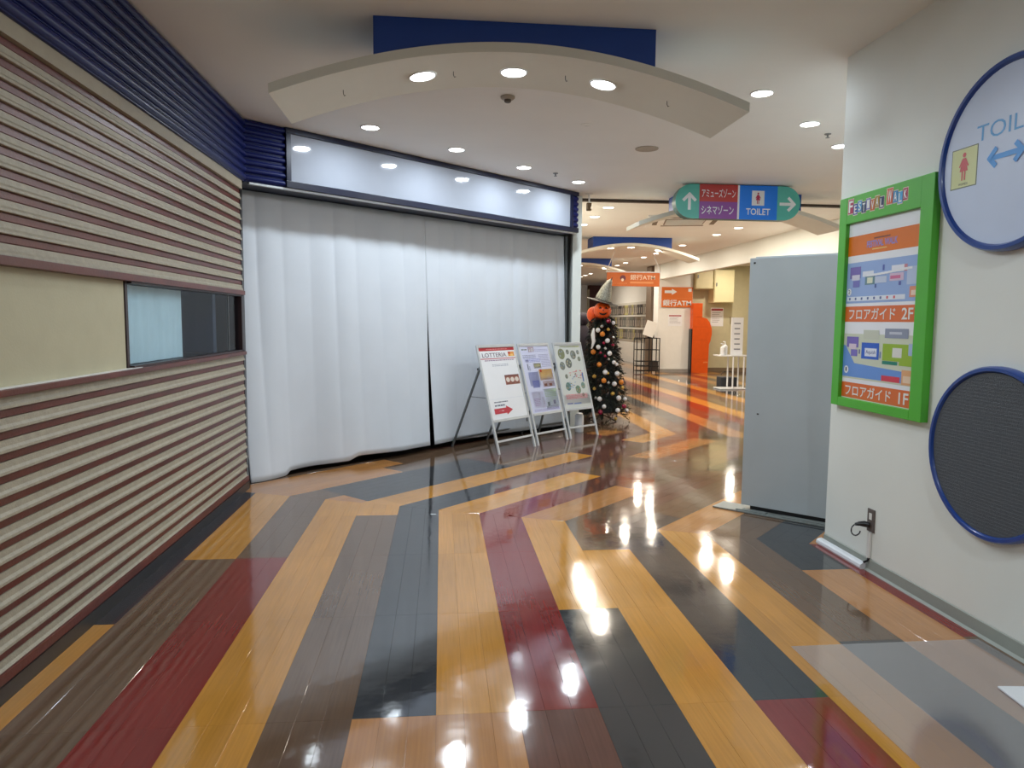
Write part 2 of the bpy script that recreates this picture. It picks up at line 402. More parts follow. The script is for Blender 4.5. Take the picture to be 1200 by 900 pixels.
# ------------------------------------------------------------------ left wall with horizontal siding, recess and shop window
mb = MB()
mb.box((-1.95,-6,0),(-1.735,6.38,1.185), redwood); mb.box((-1.95,-6,1.738),(-1.735,6.38,CH), redwood)
mb.box((-1.95,-6,1.185),(-1.76,4.13,1.738), mat('recess_cream', srgb(184,177,148), 0.6, 0.04, 6, 0.1, 90))
wall_left = struct(mb.build('wall_left'))
mb = MB(); mb.box((-1.735,-6,0),(-1.69,6.38,0.068), black_m); struct(mb.build('baseboard_left'))
def yruns():      # boards are butted end to end
    return [(-6.0,-1.5),(-1.4985,2.05),(2.0515,6.385)]
PER = 0.0862
def siding(z1, y0, y1, bare=False):        # board profile hanging from z1 downward, lip at the bottom
    mb = MB(); X = -1.735
    pf = [(X,z1-0.050),(X,z1),(X+0.018,z1-0.001),(X+0.020,z1-0.026),(X+0.029,z1-0.037),(X+0.030,z1-0.048),(X+0.028,z1-0.050)]
    mb.prism(pf, 'y', y0, y1, beige_m)
    return mb
def strip(z1, h, y0, y1, proud=0.015):
    mb = MB(); X = -1.735
    pf = [(X,z1-h),(X,z1),(X+proud-0.004,z1),(X+proud,z1-0.004),(X+proud,z1-h+0.004),(X+proud-0.004,z1-h)]
    mb.prism(pf, 'y', y0, y1, redwood); return mb
for (y0,y1) in yruns():
    z = 2.60
    for i in range(10):
        h = PER-0.050
        strip(z-0.0005, h-0.001, y0, y1).build('wood_strip', wall_left)
        siding(z-h, y0, y1).build('siding_board', wall_left); z -= PER
    z = 1.185
    for i in range(13):
        siding(z, y0, y1).build('siding_board', wall_left)
        if i < 12: strip(z-0.0505, PER-0.051, y0, y1, 0.017).build('wood_strip', wall_left)
        z -= PER
mb = MB(); mb.box((-1.735,-6,0.069),(-1.694,6.385,0.0650+0.047), redwood, 0.004); mb.build('bottom_rail', wall_left)
mb = MB(); mb.box((-1.735,-6,2.601),(-1.695,6.385,2.672), mat('beige_board', srgb(158,148,128),0.6,0.05,10,0.1,90)); mb.build('top_board', wall_left)
mb = MB(); mb.box((-1.76,-6,1.186),(-1.688,6.385,1.214), redwood, 0.003); mb.build('sill_edge', wall_left)
mb = MB(); mb.box((-1.759,-6,1.2141),(-1.705,4.25,1.2175), white_m); mb.build('sill_top', wall_left)
mb = MB(); mb.box((-1.76,-6,1.700),(-1.69,6.385,1.737), redwood, 0.002); mb.build('lintel', wall_left)
mb = MB(); mb.box((-1.759,-6,1.2176),(-1.742,4.125,1.6995), MATS['recess_cream']); mb.build('cream_panel', wall_left)
# shop window at the end of the recess
win = MB(); dk = mat('dark_brown_frame', srgb(48,30,32), 0.4, 0.08)
win.box((-1.759,4.135,1.2145),(-1.738,4.165,1.6995), dk); win.box((-1.775,4.165,1.2145),(-1.715,6.385,1.228), dk)
win.box((-1.775,4.165,1.688),(-1.715,6.385,1.6995), dk); win.box((-1.775,6.355,1.2145),(-1.715,6.385,1.6995), dk)
window = struct(win.build('window_1'))
g = glass_mat('window_glass', (0.85,0.92,0.95), 0.05, fk=0.35)
mb = MB(); mb.box((-1.752,4.165,1.228),(-1.746,6.06,1.688), g); mb.build('pane', window)
mb = MB(); mb.box((-1.752,6.07,1.228),(-1.746,6.355,1.688), g); mb.build('pane', window)
mb = MB(); mb.box((-1.756,6.06,1.228),(-1.742,6.07,1.688), greym); mb.build('mullion', window)
mb = MB()
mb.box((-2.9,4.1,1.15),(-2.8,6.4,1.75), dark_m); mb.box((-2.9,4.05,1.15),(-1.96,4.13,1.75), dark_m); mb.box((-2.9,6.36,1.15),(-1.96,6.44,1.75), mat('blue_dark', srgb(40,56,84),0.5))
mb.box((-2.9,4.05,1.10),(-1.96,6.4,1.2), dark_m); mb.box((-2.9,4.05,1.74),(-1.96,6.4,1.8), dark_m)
struct(mb.build('wall_window_recess'))
# pale board standing behind the glass
mb = MB(); n = 40
pts = [(-1.80+0.004*math.sin(i*1.3)+0.003*math.sin(i*0.5), 4.19+0.95*i/n) for i in range(n+1)]
mb.add([(x,y,1.23) for x,y in pts]+[(x,y,1.686) for x,y in pts]+[(x-.004,y,1.23) for x,y in pts]+[(x-.004,y,1.686) for x,y in pts],
       [(i+1,i,n+1+i,n+2+i) for i in range(n)]+[(2*n+2+i,2*n+3+i,3*n+4+i,3*n+3+i) for i in range(n)], mat('pale_sheet', srgb(222,230,232), 0.6, 0.04, 5))
tag(mb.build('window_sheet', smooth=True), 'pale grey sheet behind the glass of the left shop window', 'glass_backing')
# black post standing in for the shaded gap at the siding end
mb = MB(); mb.box((-1.80,6.388,0),(-1.715,6.45,2.668), black_m); struct(mb.build('gap_shade_post'))

# ------------------------------------------------------------------ navy cornice over the siding, turning onto the shop front
cor = thing('ribbed_cornice', 'navy blue ribbed cornice running along the top of the left wall', 'cornice', (XL,6.41,2.67))
def ribs(mb_parent, A, B, z0, z1, n, name='rib', extra=None, mat_=None):
    d = (Vector(B)-Vector(A)); L = d.length; ang = math.atan2(d.y, d.x)
    h = (z1-z0)/n
    for i in range(n):
        mb = MB(); zc = z0+h*i
        r = h*0.36
        pf = [(0.0,zc),(-0.012,zc+0.002)]+[(-0.012-r*0.9*math.sin(PI*t/6), zc+h*0.5-r*math.cos(PI*t/6)) for t in range(0,7)]+[(-0.012,zc+h-0.002),(0.0,zc+h)]
        mb.prism(pf, 'x', 0, L, mat_ or navy_m)
        o = mb.build(name, mb_parent, smooth=True)
        o.rotation_euler = (0,0,ang); o.location = (A[0]-mb_parent.location.x, A[1]-mb_parent.location.y, -mb_parent.location.z)
mb = MB(); mb.box((-1.735,-6,2.6725),(-1.692,6.40,3.199), navyD); mb.build('backing', cor, (1.69,-6.41,-2.67))
# ribs run towards the viewer, rounded side facing +X
def ribsL(parent, z0, z1, n):
    h = (z1-z0)/n
    for i in range(n):
        mb = MB(); zc = z0+h*i; r = h*0.36; X = -1.692
        pf = [(X,zc),(X+0.012,zc+0.002)]+[(X+0.012+r*0.9*math.sin(PI*t/6), zc+h*0.5-r*math.cos(PI*t/6)) for t in range(0,7)]+[(X+0.012,zc+h-0.002),(X,zc+h)]
        mb.prism(pf, 'y', -6, 6.40, navy_m)
        mb.build('rib', parent, (1.69,-6.41,-2.67), smooth=True)
ribsL(cor, 2.673, 3.198, 8)

fas = thing('shop_fascia', 'white backless shop fascia in a navy frame above the closed curtains', 'fascia', (FA.x,FA.y,2.67), FANG)
def fb(a, b, m, name, ch=0.0):
    mb = MB(); mb.box(a, b, m, ch); return mb.build(name, fas, (0,0,-2.67))
s0, s1 = 0.44, FL-0.16
fb((0.02,0.012,2.671),(FL,0.40,3.199), navyD, 'body')  # made deep enough to cover the curtain top and block light leaks
fb((s0,-0.012,2.735),(s1,0.011,3.150), mat('fascia_white', srgb(164,170,182), 0.07, 0.01, coat=0.6), 'white_panel')
fb((s0-0.05,-0.035,2.672),(FL+0.0,0.011,2.734), mat('navy_frame', srgb(8,14,42), 0.4, 0.05), 'lower_frame', 0.004)
fb((s0-0.05,-0.035,3.151),(FL+0.0,0.011,3.199), navyD, 'upper_frame', 0.004)
fb((s0-0.05,-0.035,2.735),(s0-0.001,0.011,3.150), navyD, 'end_frame', 0.004)
fb((s1+0.001,-0.035,2.735),(s1+0.05,0.011,3.150), navyD, 'end_frame', 0.004)
fb((0.05,-0.01,2.655),(FL,0.03,2.671), metal_m, 'metal_edge')
for (a,b) in ((0.0, s0-0.052),(s1+0.052, FL)):
    h = 0.525/8
    lo, hi = (2.673,3.198) if a == 0 else (2.735,3.150)
    n = 8 if a == 0 else 6; h = (hi-lo)/n
    for i in range(n):
        mb = MB(); zc = lo+h*i-2.67; r = h*0.36
        pf = [(0.011,zc),(-0.004,zc+0.002)]+[(-0.004-r*0.9*math.sin(PI*t/6), zc+h*0.5-r*math.cos(PI*t/6)) for t in range(0,7)]+[(-0.004,zc+h-0.002),(0.011,zc+h)]
        mb.prism(pf, 'x', a, b, navy_m); mb.build('rib', fas, smooth=True)

# ------------------------------------------------------------------ curtains
cur_m = mat('curtain_cloth', srgb(214,220,228), 0.85, 0.02, 3, 0.15, 300, spec=0.2)
CB0 = FA + FD*0.05 + FN*0.36; CLEN = FL+0.10
def fold(s, t):      # t = 0 top .. 1 hem ; negative = towards the viewer
    a = 0.022*(1-0.75*t)
    ph = s*2*PI/0.27 + 0.9*math.sin(s*2.1) + 0.5*math.sin(s*5.3)
    d = a*abs(math.sin(ph/2))**0.8*(0.7+0.3*math.sin(s*7.1)) *-1
    d += 0.030*math.sin(s*2.3+0.6)*t + 0.012*math.sin(s*9+2*t)*t
    d -= 0.08*t
    d -= 0.17*t*t*math.exp(-((s-0.08)/0.42)**2)
    d -= 0.10*t*t*math.exp(-((s-1.7)/0.9)**2)
    return d
def hem(s):
    pts = [(0,0.004),(0.40,0.006),(0.47,0.04),(1.1,0.045),(1.25,0.085),(2.4,0.075),(3.2,0.06),(4.8,0.05)]
    for (a,x),(b,y) in zip(pts, pts[1:]):
        if s <= b: u = (s-a)/(b-a); u = u*u*(3-2*u); return x+(y-x)*u
    return 0.05
def curtain(sa, sb, label, le=None, re=None):
    ns, nz = int((sb-sa)/0.014), 46
    V = []
    for j in range(nz+1):
        t = j/nz
        a = sa+(le(t) if le else 0); b = sb+(re(t) if re else 0)
        for i in range(ns+1):
            s = a+(b-a)*i/ns
            z = 2.664-(2.664-hem(s))*t
            d = fold(s, t)
            p = CB0+FD*s+FN*d
            V.append((p.x, p.y, z))
    F = [(j*(ns+1)+i, (j+1)*(ns+1)+i, (j+1)*(ns+1)+i+1, j*(ns+1)+i+1) for j in range(nz) for i in range(ns)]
    mb = MB(); mb.add(V, F, cur_m)
    o = mb.build('curtain', smooth=True); o.data.polygons.foreach_set('use_smooth',[True]*len(o.data.polygons))
    sol = o.modifiers.new('thickness','SOLIDIFY'); sol.thickness = 0.002
    tag(o, label, 'curtain', None)
curtain(0.02, 2.26, 'white floor-length curtain hanging on the left half beside the siding wall', re=lambda t: -0.10*max(0,(t-0.35))**1.2)
curtain(2.262, CLEN, 'white floor-length curtain on the right half behind the poster stands', le=lambda t: 0.012*max(0,(t-0.4)))
mb = MB(); mb.M = Matrix.Translation((CB0.x,CB0.y,0)) @ Matrix.Rotation(FANG,4,'Z')
mb.tube([(0,0.015,2.662),(CLEN,0.015,2.662)], 0.008, metal_m)
tag(mb.build('curtain_rail'), 'thin metal rail carrying the white curtains under the fascia', 'rail')
mb = MB(); mb.M = Matrix.Translation((CB0.x,CB0.y,0)) @ Matrix.Rotation(FANG,4,'Z')
mb.box((CLEN+0.01,-0.06,0),(CLEN+0.045,-0.02,2.668), greym, 0.003)
tag(mb.build('metal_post'), 'slim grey metal post at the right edge of the curtains', 'post')
mb = MB(); mb.M = Matrix.Translation((CB0.x,CB0.y,0)) @ Matrix.Rotation(FANG,4,'Z')
mb.box((0.0,0.10,0),(CLEN,0.9,0.003), black_m)  # black sheet stands in for the darkness below the curtain hem
tag(mb.build('hem_shade'), 'black floor sheet standing in for the shade under the curtains', 'hem_shade')

# ------------------------------------------------------------------ ceiling features
def arch_z(dx): return -0.30*(dx/1.39)**2 + 0.02*(dx/1.39)**4
archmat = mat('arch_paint', srgb(222,220,208), 0.6, 0.01)
def arch(cx, y, label, hooks=True, w=0.62):
    t = thing('ceiling_arch', label, 'ceiling panel', (cx, y, CH))
    n = 40; mb = MB()
    top = [(-1.39+2.78*i/n) for i in range(n+1)]
    poly = [(dx, -0.118+arch_z(dx)) for dx in top]+[(dx, -0.172+arch_z(dx)) for dx in reversed(top)]
    # quad strips keep the curved soffit clean
    for i in range(n):
        a,b = top[i],top[i+1]
        za,zb = -0.118+arch_z(a), -0.118+arch_z(b); ya,yb = za-0.054, zb-0.054
        mb.add([(a,0,ya),(b,0,yb),(b,w,yb),(a,w,ya),(a,0,za),(b,0,zb),(b,w,zb),(a,w,za)], [(3,2,1,0),(4,5,6,7),(0,1,5,4),(2,3,7,6)], archmat)
    a = top[0]; za = -0.118+arch_z(a)
    for a,fl in ((top[0],1),(top[-1],0)):
        q = [(a,0,za-0.054),(a,0,za),(a,w,za),(a,w,za-0.054)]
        mb.quad(q if fl else q[::-1], archmat)
    mb.build('curved_panel', t)
    mb = MB(); m = 24; xs = [-0.815+1.63*i/m for i in range(m+1)]
    for a,b in zip(xs, xs[1:]):
        za,zb = -0.1175+arch_z(a), -0.1175+arch_z(b)
        mb.add([(a,0.02,za),(b,0.02,zb),(b,0.02,-0.001),(a,0.02,-0.001),(a,w-0.05,za),(b,w-0.05,zb),(b,w-0.05,-0.001),(a,w-0.05,-0.001)], [(0,1,2,3),(5,4,7,6)], blue_m)
    for a,fl in ((xs[0],1),(xs[-1],0)):
        za = -0.1175+arch_z(a); q = [(a,0.02,za),(a,0.02,-0.001),(a,w-0.05,-0.001),(a,w-0.05,za)]
        mb.quad(q if not fl else q[::-1], blue_m)
    mb.build('blue_upstand', t)
    if hooks:
        for dx in (-1.02,-0.36,0.33,0.98):
            h = MB(); z = -0.172+arch_z(dx)
            h.tube([(dx,0.30,z+0.004),(dx,0.30,z-0.02),(dx+0.006,0.30,z-0.034),(dx+0.014,0.30,z-0.03)], 0.0022, black_m, 6); h.build('hook', t)
    return t
arch(0.435, 4.18, 'curved white ceiling panel under a navy upstand, nearest of them, above the entrance')
arch(3.95, 9.15, 'curved white ceiling panel mostly hidden behind the hanging direction sign', False)
arch(3.86, 14.2, 'curved white ceiling panel with navy upstand, above the hanging orange sign', False)
arch(3.80, 19.1, 'small far curved white ceiling panel with navy upstand at the curtain edge', False)

def lamp(x, y, label, group, z=CH, warm=False, power=None, tilt=0.0, r=0.078):
    t = thing('downlight', label, 'ceiling light', (x,y,z), 0, group)
    t.rotation_euler = (0, tilt, 0)
    key = ('w' if warm else 'c', r)
    if key not in LC:
        a = MB(); a.lathe([(r*1.12,0.0),(r*1.12,-0.004),(r*1.06,-0.008),(r*0.98,-0.008),(r*0.96,-0.001)], white_m, 32); 
        # open ring: drop caps
        a.f = a.f[:-2]; a.mi = a.mi[:-2]
        b = MB(); b.lathe([(0.001,-0.006),(r*0.6,-0.0055),(r*0.95,-0.003),(r*0.96,-0.0005)], lens_w if warm else lens_c, 28)
        ra = a.build('trim_ring', t, smooth=True); lb = b.build('lens', t, smooth=True)
        LC[key] = (ra.data, lb.data)
    else:
        inst(LC[key][0], 'trim_ring', t); inst(LC[key][1], 'lens', t)
    ld = bpy.data.lights.new('bulb','AREA'); ld.shape = 'DISK'; ld.size = r*1.9; ld.energy = power or (P_FAR if warm else P_NEAR); ld.color = WARM if warm else COOL
    lo = bpy.data.objects.new('bulb', ld); COL.objects.link(lo); lo.parent = t; lo.location = (0,0,-0.0095)
LC = {}
for x,lab in ((-0.113,'left'),(0.446,'middle'),(1.009,'right')):
    dx = x-0.435
    lamp(x, 4.50, 'downlight in the nearest curved ceiling panel, %s one of three' % lab, 'downlights in the nearest curved panel', CH-0.1725+arch_z(dx), tilt=-math.atan(-0.6*dx/1.39**2))
for (x,y),lab in zip(((-0.625,6.56),(0.153,7.28),(0.917,8.01),(1.675,8.735)), ('nearest the left cornice','second from the left cornice','third from the left cornice','at the far right end of the fascia')):
    lamp(x, y, 'downlight in front of the white fascia, '+lab, 'downlights in front of the fascia', power=P_NEAR*1.0)
for (x,y),lab in zip(((2.373,5.225),(3.141,5.955),(3.823,6.643)), ('beside the tip of the curved panel','middle of the row','half hidden by the right wall corner')):
    lamp(x, y, 'downlight in the ceiling right of the curved panel, '+lab, 'downlights on the right of the ceiling')
ords = ['nearest','second nearest','third nearest']
for y,lab in zip((10.6,11.55,12.51), ords):
    lamp(2.49, y, 'downlight past the dark rail by the fascia end, %s' % lab, 'downlights past the fascia', warm=True)
for i,y in enumerate((11.47,12.49,13.52,15.48,17.46,18.52,20.39,21.37,25.2,26.15,27.0)):
    lab = ['just right of the direction sign','under the foot of the direction sign','left of the sign foot by the right soffit','above the white soffit wall','above the orange hanging sign','above the left of the orange hanging sign','above the pumpkin hat','second one above the pumpkin hat','first of the farthest three','middle of the farthest three','very farthest'][i]
    lamp(5.33, y, 'warm downlight beside the white soffit, '+lab, 'warm downlights by the soffit', warm=True)
for (x,y,cx),lab in zip(((3.46,14.5,3.86),(3.90,14.5,3.86),(4.50,14.5,3.86),(3.80,19.4,3.80),(4.50,19.4,3.80)), ('left lamp on the panel above the orange sign','middle lamp on the panel above the orange sign','right lamp on the panel above the orange sign','left lamp on the farthest panel','right lamp on the farthest panel')):
    dx = x-cx
    lamp(x, y, 'small '+lab, 'downlights in the far curved panels', CH-0.1725+arch_z(dx), warm=True, power=P_FAR*0.5)
# unseen lamps added in the corridor behind the viewer
for x,y,l in ((-0.7,1.2,'front left'),(1.6,1.2,'front right'),(-0.7,-1.2,'rear left'),(1.6,-1.2,'rear right'),(0.45,-3.6,'hindmost')):
    lamp(x, y, 'added unseen downlight in the ceiling behind the viewpoint, '+l, 'added unseen downlights behind the viewpoint', power=P_BACK)
# unseen lamps added to brighten the ATM alcove
for x,y,l in ((8.3,19.4,'above the cash machine'),(8.2,16.6,'nearer the white stand')):
    lamp(x, y, 'added unseen downlight in the alcove ceiling behind the soffit, '+l, 'added unseen downlights in the alcove', warm=True, power=P_FAR*1.2)

# smoke detector, vents, sprinklers
det = thing('smoke_detector', 'small round grey smoke detector on the ceiling behind the curved panel', 'smoke detector', (0.505,5.545,CH))
mb = MB(); mb.lathe([(0.055,0),(0.055,-0.012),(0.045,-0.022),(0.028,-0.024)], mat('detector_plastic', srgb(170,160,145),0.5), 24); mb.build('base', det, smooth=True)
mb = MB(); mb.lathe([(0.026,-0.024),(0.026,-0.040),(0.018,-0.046),(0.002,-0.047)], mat('detector_dark', srgb(90,84,76),0.5), 20); mb.build('sensor', det, smooth=True)
v = thing('ceiling_vent', 'round flat grey vent disc in the ceiling', 'vent', (2.017,6.991,CH))
mb = MB(); mb.lathe([(0.115,0),(0.112,-0.008),(0.10,-0.010),(0.09,-0.006),(0.05,-0.009),(0.005,-0.010)], mat('vent_grey', srgb(168,160,146),0.5), 32); mb.build('disc', v, smooth=True)
v = thing('blank_cover', 'small pale round cap in the ceiling right of the smoke detector', 'cover', (1.254,6.23,CH))
mb = MB(); mb.lathe([(0.05,0),(0.048,-0.004),(0.03,-0.005),(0.028,-0.002),(0.002,-0.002)], ceil_m, 24); mb.build('disc', v, smooth=True)
for (x,y),lab in (((1.315,8.277),'small sprinkler head in the ceiling near the right end of the fascia'),((3.469,6.248),'small sprinkler head in the ceiling near the right wall corner')):
    v = thing('sprinkler', lab, 'sprinkler', (x,y,CH))
    mb = MB(); mb.lathe([(0.03,0),(0.028,-0.006),(0.008,-0.008),(0.007,-0.03),(0.018,-0.032),(0.018,-0.035),(0.002,-0.036)], greym, 16); mb.build('head', v, smooth=True)
# shutter slot across the ceiling
mb = MB(); mb.box((1.95,9.88,CH-0.035),(6.44,9.96,CH-0.0005), mat('dark_rail', srgb(70,60,54),0.5,0.08))
tag(mb.build('shutter_rail'), 'thin dark rail across the ceiling behind the direction sign', 'rail')
v = thing('hanging_bracket', 'small metal bracket hanging from the ceiling at the left end of the dark rail', 'bracket', (1.98,9.55,CH))
mb = MB(); mb.lathe([(0.05,0),(0.05,-0.006),(0.012,-0.008),(0.010,-0.12),(0.004,-0.121)], white_m, 12); mb.build('stem', v)
mb = MB(); mb.box((-0.035,-0.03,-0.22),(0.03,0.03,-0.115), mat('bronze', srgb(92,72,48),0.4,0.1,metal=0.5), 0.01); mb.build('clamp', v)
# cassette air conditioner
ac = thing('ceiling_air_conditioner', 'square cassette air conditioner in the ceiling below the direction sign', 'air conditioner', (4.05,11.7,CH), math.radians(-14))
mb = MB(); mb.box((-0.62,-0.62,-0.03),(0.62,0.62,-0.001), ceil_m, 0.008); mb.build('panel', ac)
mb = MB(); gm = mat('grille_brown', srgb(120,104,88),0.5,0.1)
mb.box((-0.33,-0.33,-0.036),(0.33,0.33,-0.0305), gm)
mb.build('grille', ac)
for i in range(10):
    mb = MB(); y = -0.29+i*0.0645; mb.box((-0.31,y-0.008,-0.044),(0.31,y+0.008,-0.0362), ceil_m); mb.build('louvre', ac)
for k in range(4):
    mb = MB(); mb.M = Matrix.Rotation(k*PI/2,4,'Z'); mb.box((-0.36,-0.52,-0.034),(0.36,-0.44,-0.0303), mat('slot_dark', srgb(110,98,84),0.6)); mb.build('air_slot', ac)

# ------------------------------------------------------------------ hanging direction sign
def arrow(mb, cx, cz, L, ang, w, m, y):
    M0 = mb.M.copy(); mb.M = mb.M @ Matrix.Translation((cx,0,cz)) @ Matrix.Rotation(-ang,4,'Y')
    mb.rect(-L/2, -w/2, L/2-w*0.3, w/2, y, m)
    h = L*0.42; 
    for sgn in (1,-1):
        a = (L/2, 0); b = (L/2-h, sgn*h)
        dx,dz = b[0]-a[0], b[1]-a[1]; l = math.hypot(dx,dz); nx,nz = -dz/l*w/2, dx/l*w/2
        ex,ez = -dx/l*w*0.35, -dz/l*w*0.35
        yq = y-0.0008 if sgn > 0 else y-0.0016
        q = [(a[0]+nx+ex,yq,a[1]+nz+ez),(b[0]+nx,yq,b[1]+nz),(b[0]-nx,yq,b[1]-nz),(a[0]-nx+ex,yq,a[1]-nz+ez)]
        mb.quad(q, m)
    mb.M = M0
def woman(mb, cx, cz, h, y, m):
    mb.disc(cx, cz+h*0.40, h*0.085, y, m, 20)
    mb.quad([(cx-h*0.07,y,cz+h*0.29),(cx-h*0.20,y,cz-h*0.18),(cx+h*0.20,y,cz-h*0.18),(cx+h*0.07,y,cz+h*0.29)], m)
    for s in (-1,1):
        mb.rect(cx+s*h*0.065-h*0.035, cz-h*0.5, cx+s*h*0.065+h*0.035, cz-h*0.18, y, m)
        mb.quad([(cx+s*h*0.09,y-0.0003,cz+h*0.28),(cx+s*h*0.24,y-0.0003,cz+h*0.0),(cx+s*h*0.19,y-0.0003,cz-h*0.03),(cx+s*h*0.04,y-0.0003,cz+h*0.22)], m)
sign = thing('direction_sign', 'pill-shaped coloured direction sign reading TOILET hanging under the ceiling', 'sign', (3.655,8.6,2.98))
W2, H2 = 0.80, 0.208
def stadium(x0, x1, h, n=16, left=True, right=True):
    p = []
    if right: p += [(x1-h+h*math.cos(a), h*math.sin(a)) for a in [(-PI/2+PI*i/n) for i in range(n+1)]]
    else: p += [(x1,-h),(x1,h)]
    if left: p += [(x0+h+h*math.cos(a), h*math.sin(a)) for a in [(PI/2+PI*i/n) for i in range(n+1)]]
    else: p += [(x0,h),(x0,-h)]
    return p
mb = MB(); mb.prism([(x,z) for x,z in stadium(-W2,W2,H2)], 'y', 0.0, 0.13, mat('sign_body', srgb(60,110,104),0.45)); mb.build('sign_box', sign)
mb = MB(); teal = mat('teal_print', srgb(84,180,168),0.4,0); mb.prism(stadium(-W2,-0.50,H2,right=False), 'y', -0.006, -0.001, teal)
arrow(mb, -0.625, -0.01, 0.19, PI/2, 0.036, whiteg, -0.0075); mb.build('arrow_field', sign)
mb = MB(); mb.prism(stadium(0.50,W2,H2,left=False), 'y', -0.006, -0.001, teal); arrow(mb, 0.625, -0.01, 0.19, 0, 0.036, whiteg, -0.0075); mb.build('arrow_field', sign)
mb = MB(); mb.rect(-0.4995,0.0,-0.012,H2,-0.006,mat('sign_red',srgb(184,54,50),0.4,0)); mb.text('アミューズゾーン',-0.47,0.05,-0.04,0.155,-0.0075,whiteg,0.01); mb.build('red_field', sign)
mb = MB(); mb.rect(-0.4995,-H2,-0.012,0.0,-0.006,mat('sign_purple',srgb(134,66,152),0.4,0)); mb.text('シネマゾーン',-0.47,-0.155,-0.06,-0.045,-0.0075,whiteg,0.012); mb.build('purple_field', sign)
mb = MB(); mb.rect(-0.012,-H2,0.012,H2,-0.006,whiteg); mb.build('divider', sign)
mb = MB(); mb.rect(0.012,-H2,0.4995,H2,-0.006,mat('sign_blue',srgb(10,122,234),0.4,0)); mb.text('TOILET',0.10,-0.15,0.41,-0.07,-0.0075,whiteg,0.015)
mb.rect(0.17,-0.035,0.33,0.145,-0.0072,whiteg); woman(mb,0.25,0.055,0.14,-0.0085,mat('icon_red',srgb(176,44,84),0.4,0)); mb.build('blue_field', sign)
for x in (-0.4,0.4):
    mb = MB(); mb.tube([(x,0.065,H2-0.01),(x,0.065,CH-2.98)], 0.012, greym); mb.build('hanger', sign)

# ------------------------------------------------------------------ things on the right wall; local x = towards the viewer, local -y = out of the wall
RZ = -PI/2
# floor guide board
bw = 4.41-3.528; bz0, bz1 = 0.973, 2.29; bh = bz1-bz0; D = 0.045
board = thing('floor_guide_board', 'green framed floor guide board with two maps on the right wall', 'notice board', (XR,4.41,bz0), RZ)
fr = 0.085; frt = 0.165; fz0 = 0.055
fx0, fx1, fz1 = 0.08, bw-0.10, bh-frt
for nm,(a,b) in {'left_stile':((0,0),(fx0,bh)),'right_stile':((fx1,0),(bw,bh)),'bottom_rail':((fx0+.0005,0),(fx1-.0005,fz0)),'top_rail':((fx0+.0005,fz1),(fx1-.0005,bh))}.items():
    mb = MB(); mb.box((a[0],-D,a[1]),(b[0],-0.001,b[1]), green_m, 0.003)
    if nm == 'top_rail':
        cols = [(168,44,84),(44,84,160),(90,160,208),(30,60,90),(200,90,60),(160,130,60),(40,50,80),(0,0,0),(214,92,50),(70,150,190),(90,170,220),(160,40,80)]
        x = fx0+0.02
        for ch,c in zip('FESTIVAL WALK', [(176,40,80),(40,80,160),(80,160,210),(30,60,100),(120,120,190),(200,110,50),(170,140,50),(30,44,90),None,(220,96,50),(60,140,190),(80,170,220),(170,40,80)]):
            if c is None: x += 0.022; continue
            big = ch in 'FW' and (x < fx0+0.05 or ch == 'W')
            h = 0.078 if big else 0.056; wd = 0.052 if big else 0.038
            zz = fz1+0.058+(0.008 if 'ESTIVALK'.find(ch)%2 else -0.004)
            mb.rect(x-0.007, zz-0.012, x+wd+0.004, zz+h+0.006, -D-0.0006, mat('cream_edge', srgb(228,214,196),0.5,0))
            mb.rect(x-0.003, zz-0.007, x+wd, zz+h+0.002, -D-0.0012, mat('block_%d_%d_%d'%c, srgb(*c),0.45,0))
            mb.text(ch, x+0.004, zz, x+wd-0.006, zz+h-0.006, -D-0.0018, white_m, 0.02)
            x += wd+0.006
    mb.build(nm, board)
def P2(v0, v1): return v0, v1
mb = MB(); mb.box((fx0+.0005,-0.020,fz0+.0005),(fx1-.0005,-0.001,fz1-.0005), paper_m)
panel = mb.build('map_panel', board)
iw = fx1-fx0; ih = fz1-fz0
U = lambda u: fx0+iw*u
V_ = lambda v: fz0+ih*v
def printed(name, fn):
    mb = MB(); fn(mb); return mb.build(name, panel)
yy = -0.0206
def prect(mb, u0,v0,u1,v1,c,y=yy,nm=None): mb.rect(U(u0),V_(v0),U(u1),V_(v1),y,mat('print_%d_%d_%d'%c, srgb(*c),0.4,0))
OR = (222,108,44); OR2 = (224,116,10)
def f_head(mb):
    prect(mb,0,0.815,1,0.925,OR2)
    cs = [(70,90,180),(60,70,170),(220,120,170),(230,180,120),(230,140,60),(200,90,160),(90,90,190)]
    for i,c in enumerate('FESTIVAL'[:7]): pass
    mb.text('FESTIVAL WALK',U(.28),V_(.848),U(.70),V_(.885),yy-.001,mat('print_lilac',srgb(150,140,205),0.4,0),0.03)
    prect(mb,.38,.892,.60,.899,(120,60,40),yy-.001); prect(mb,.36,.834,.56,.84,(236,200,120),yy-.001)
printed('header_band', f_head)
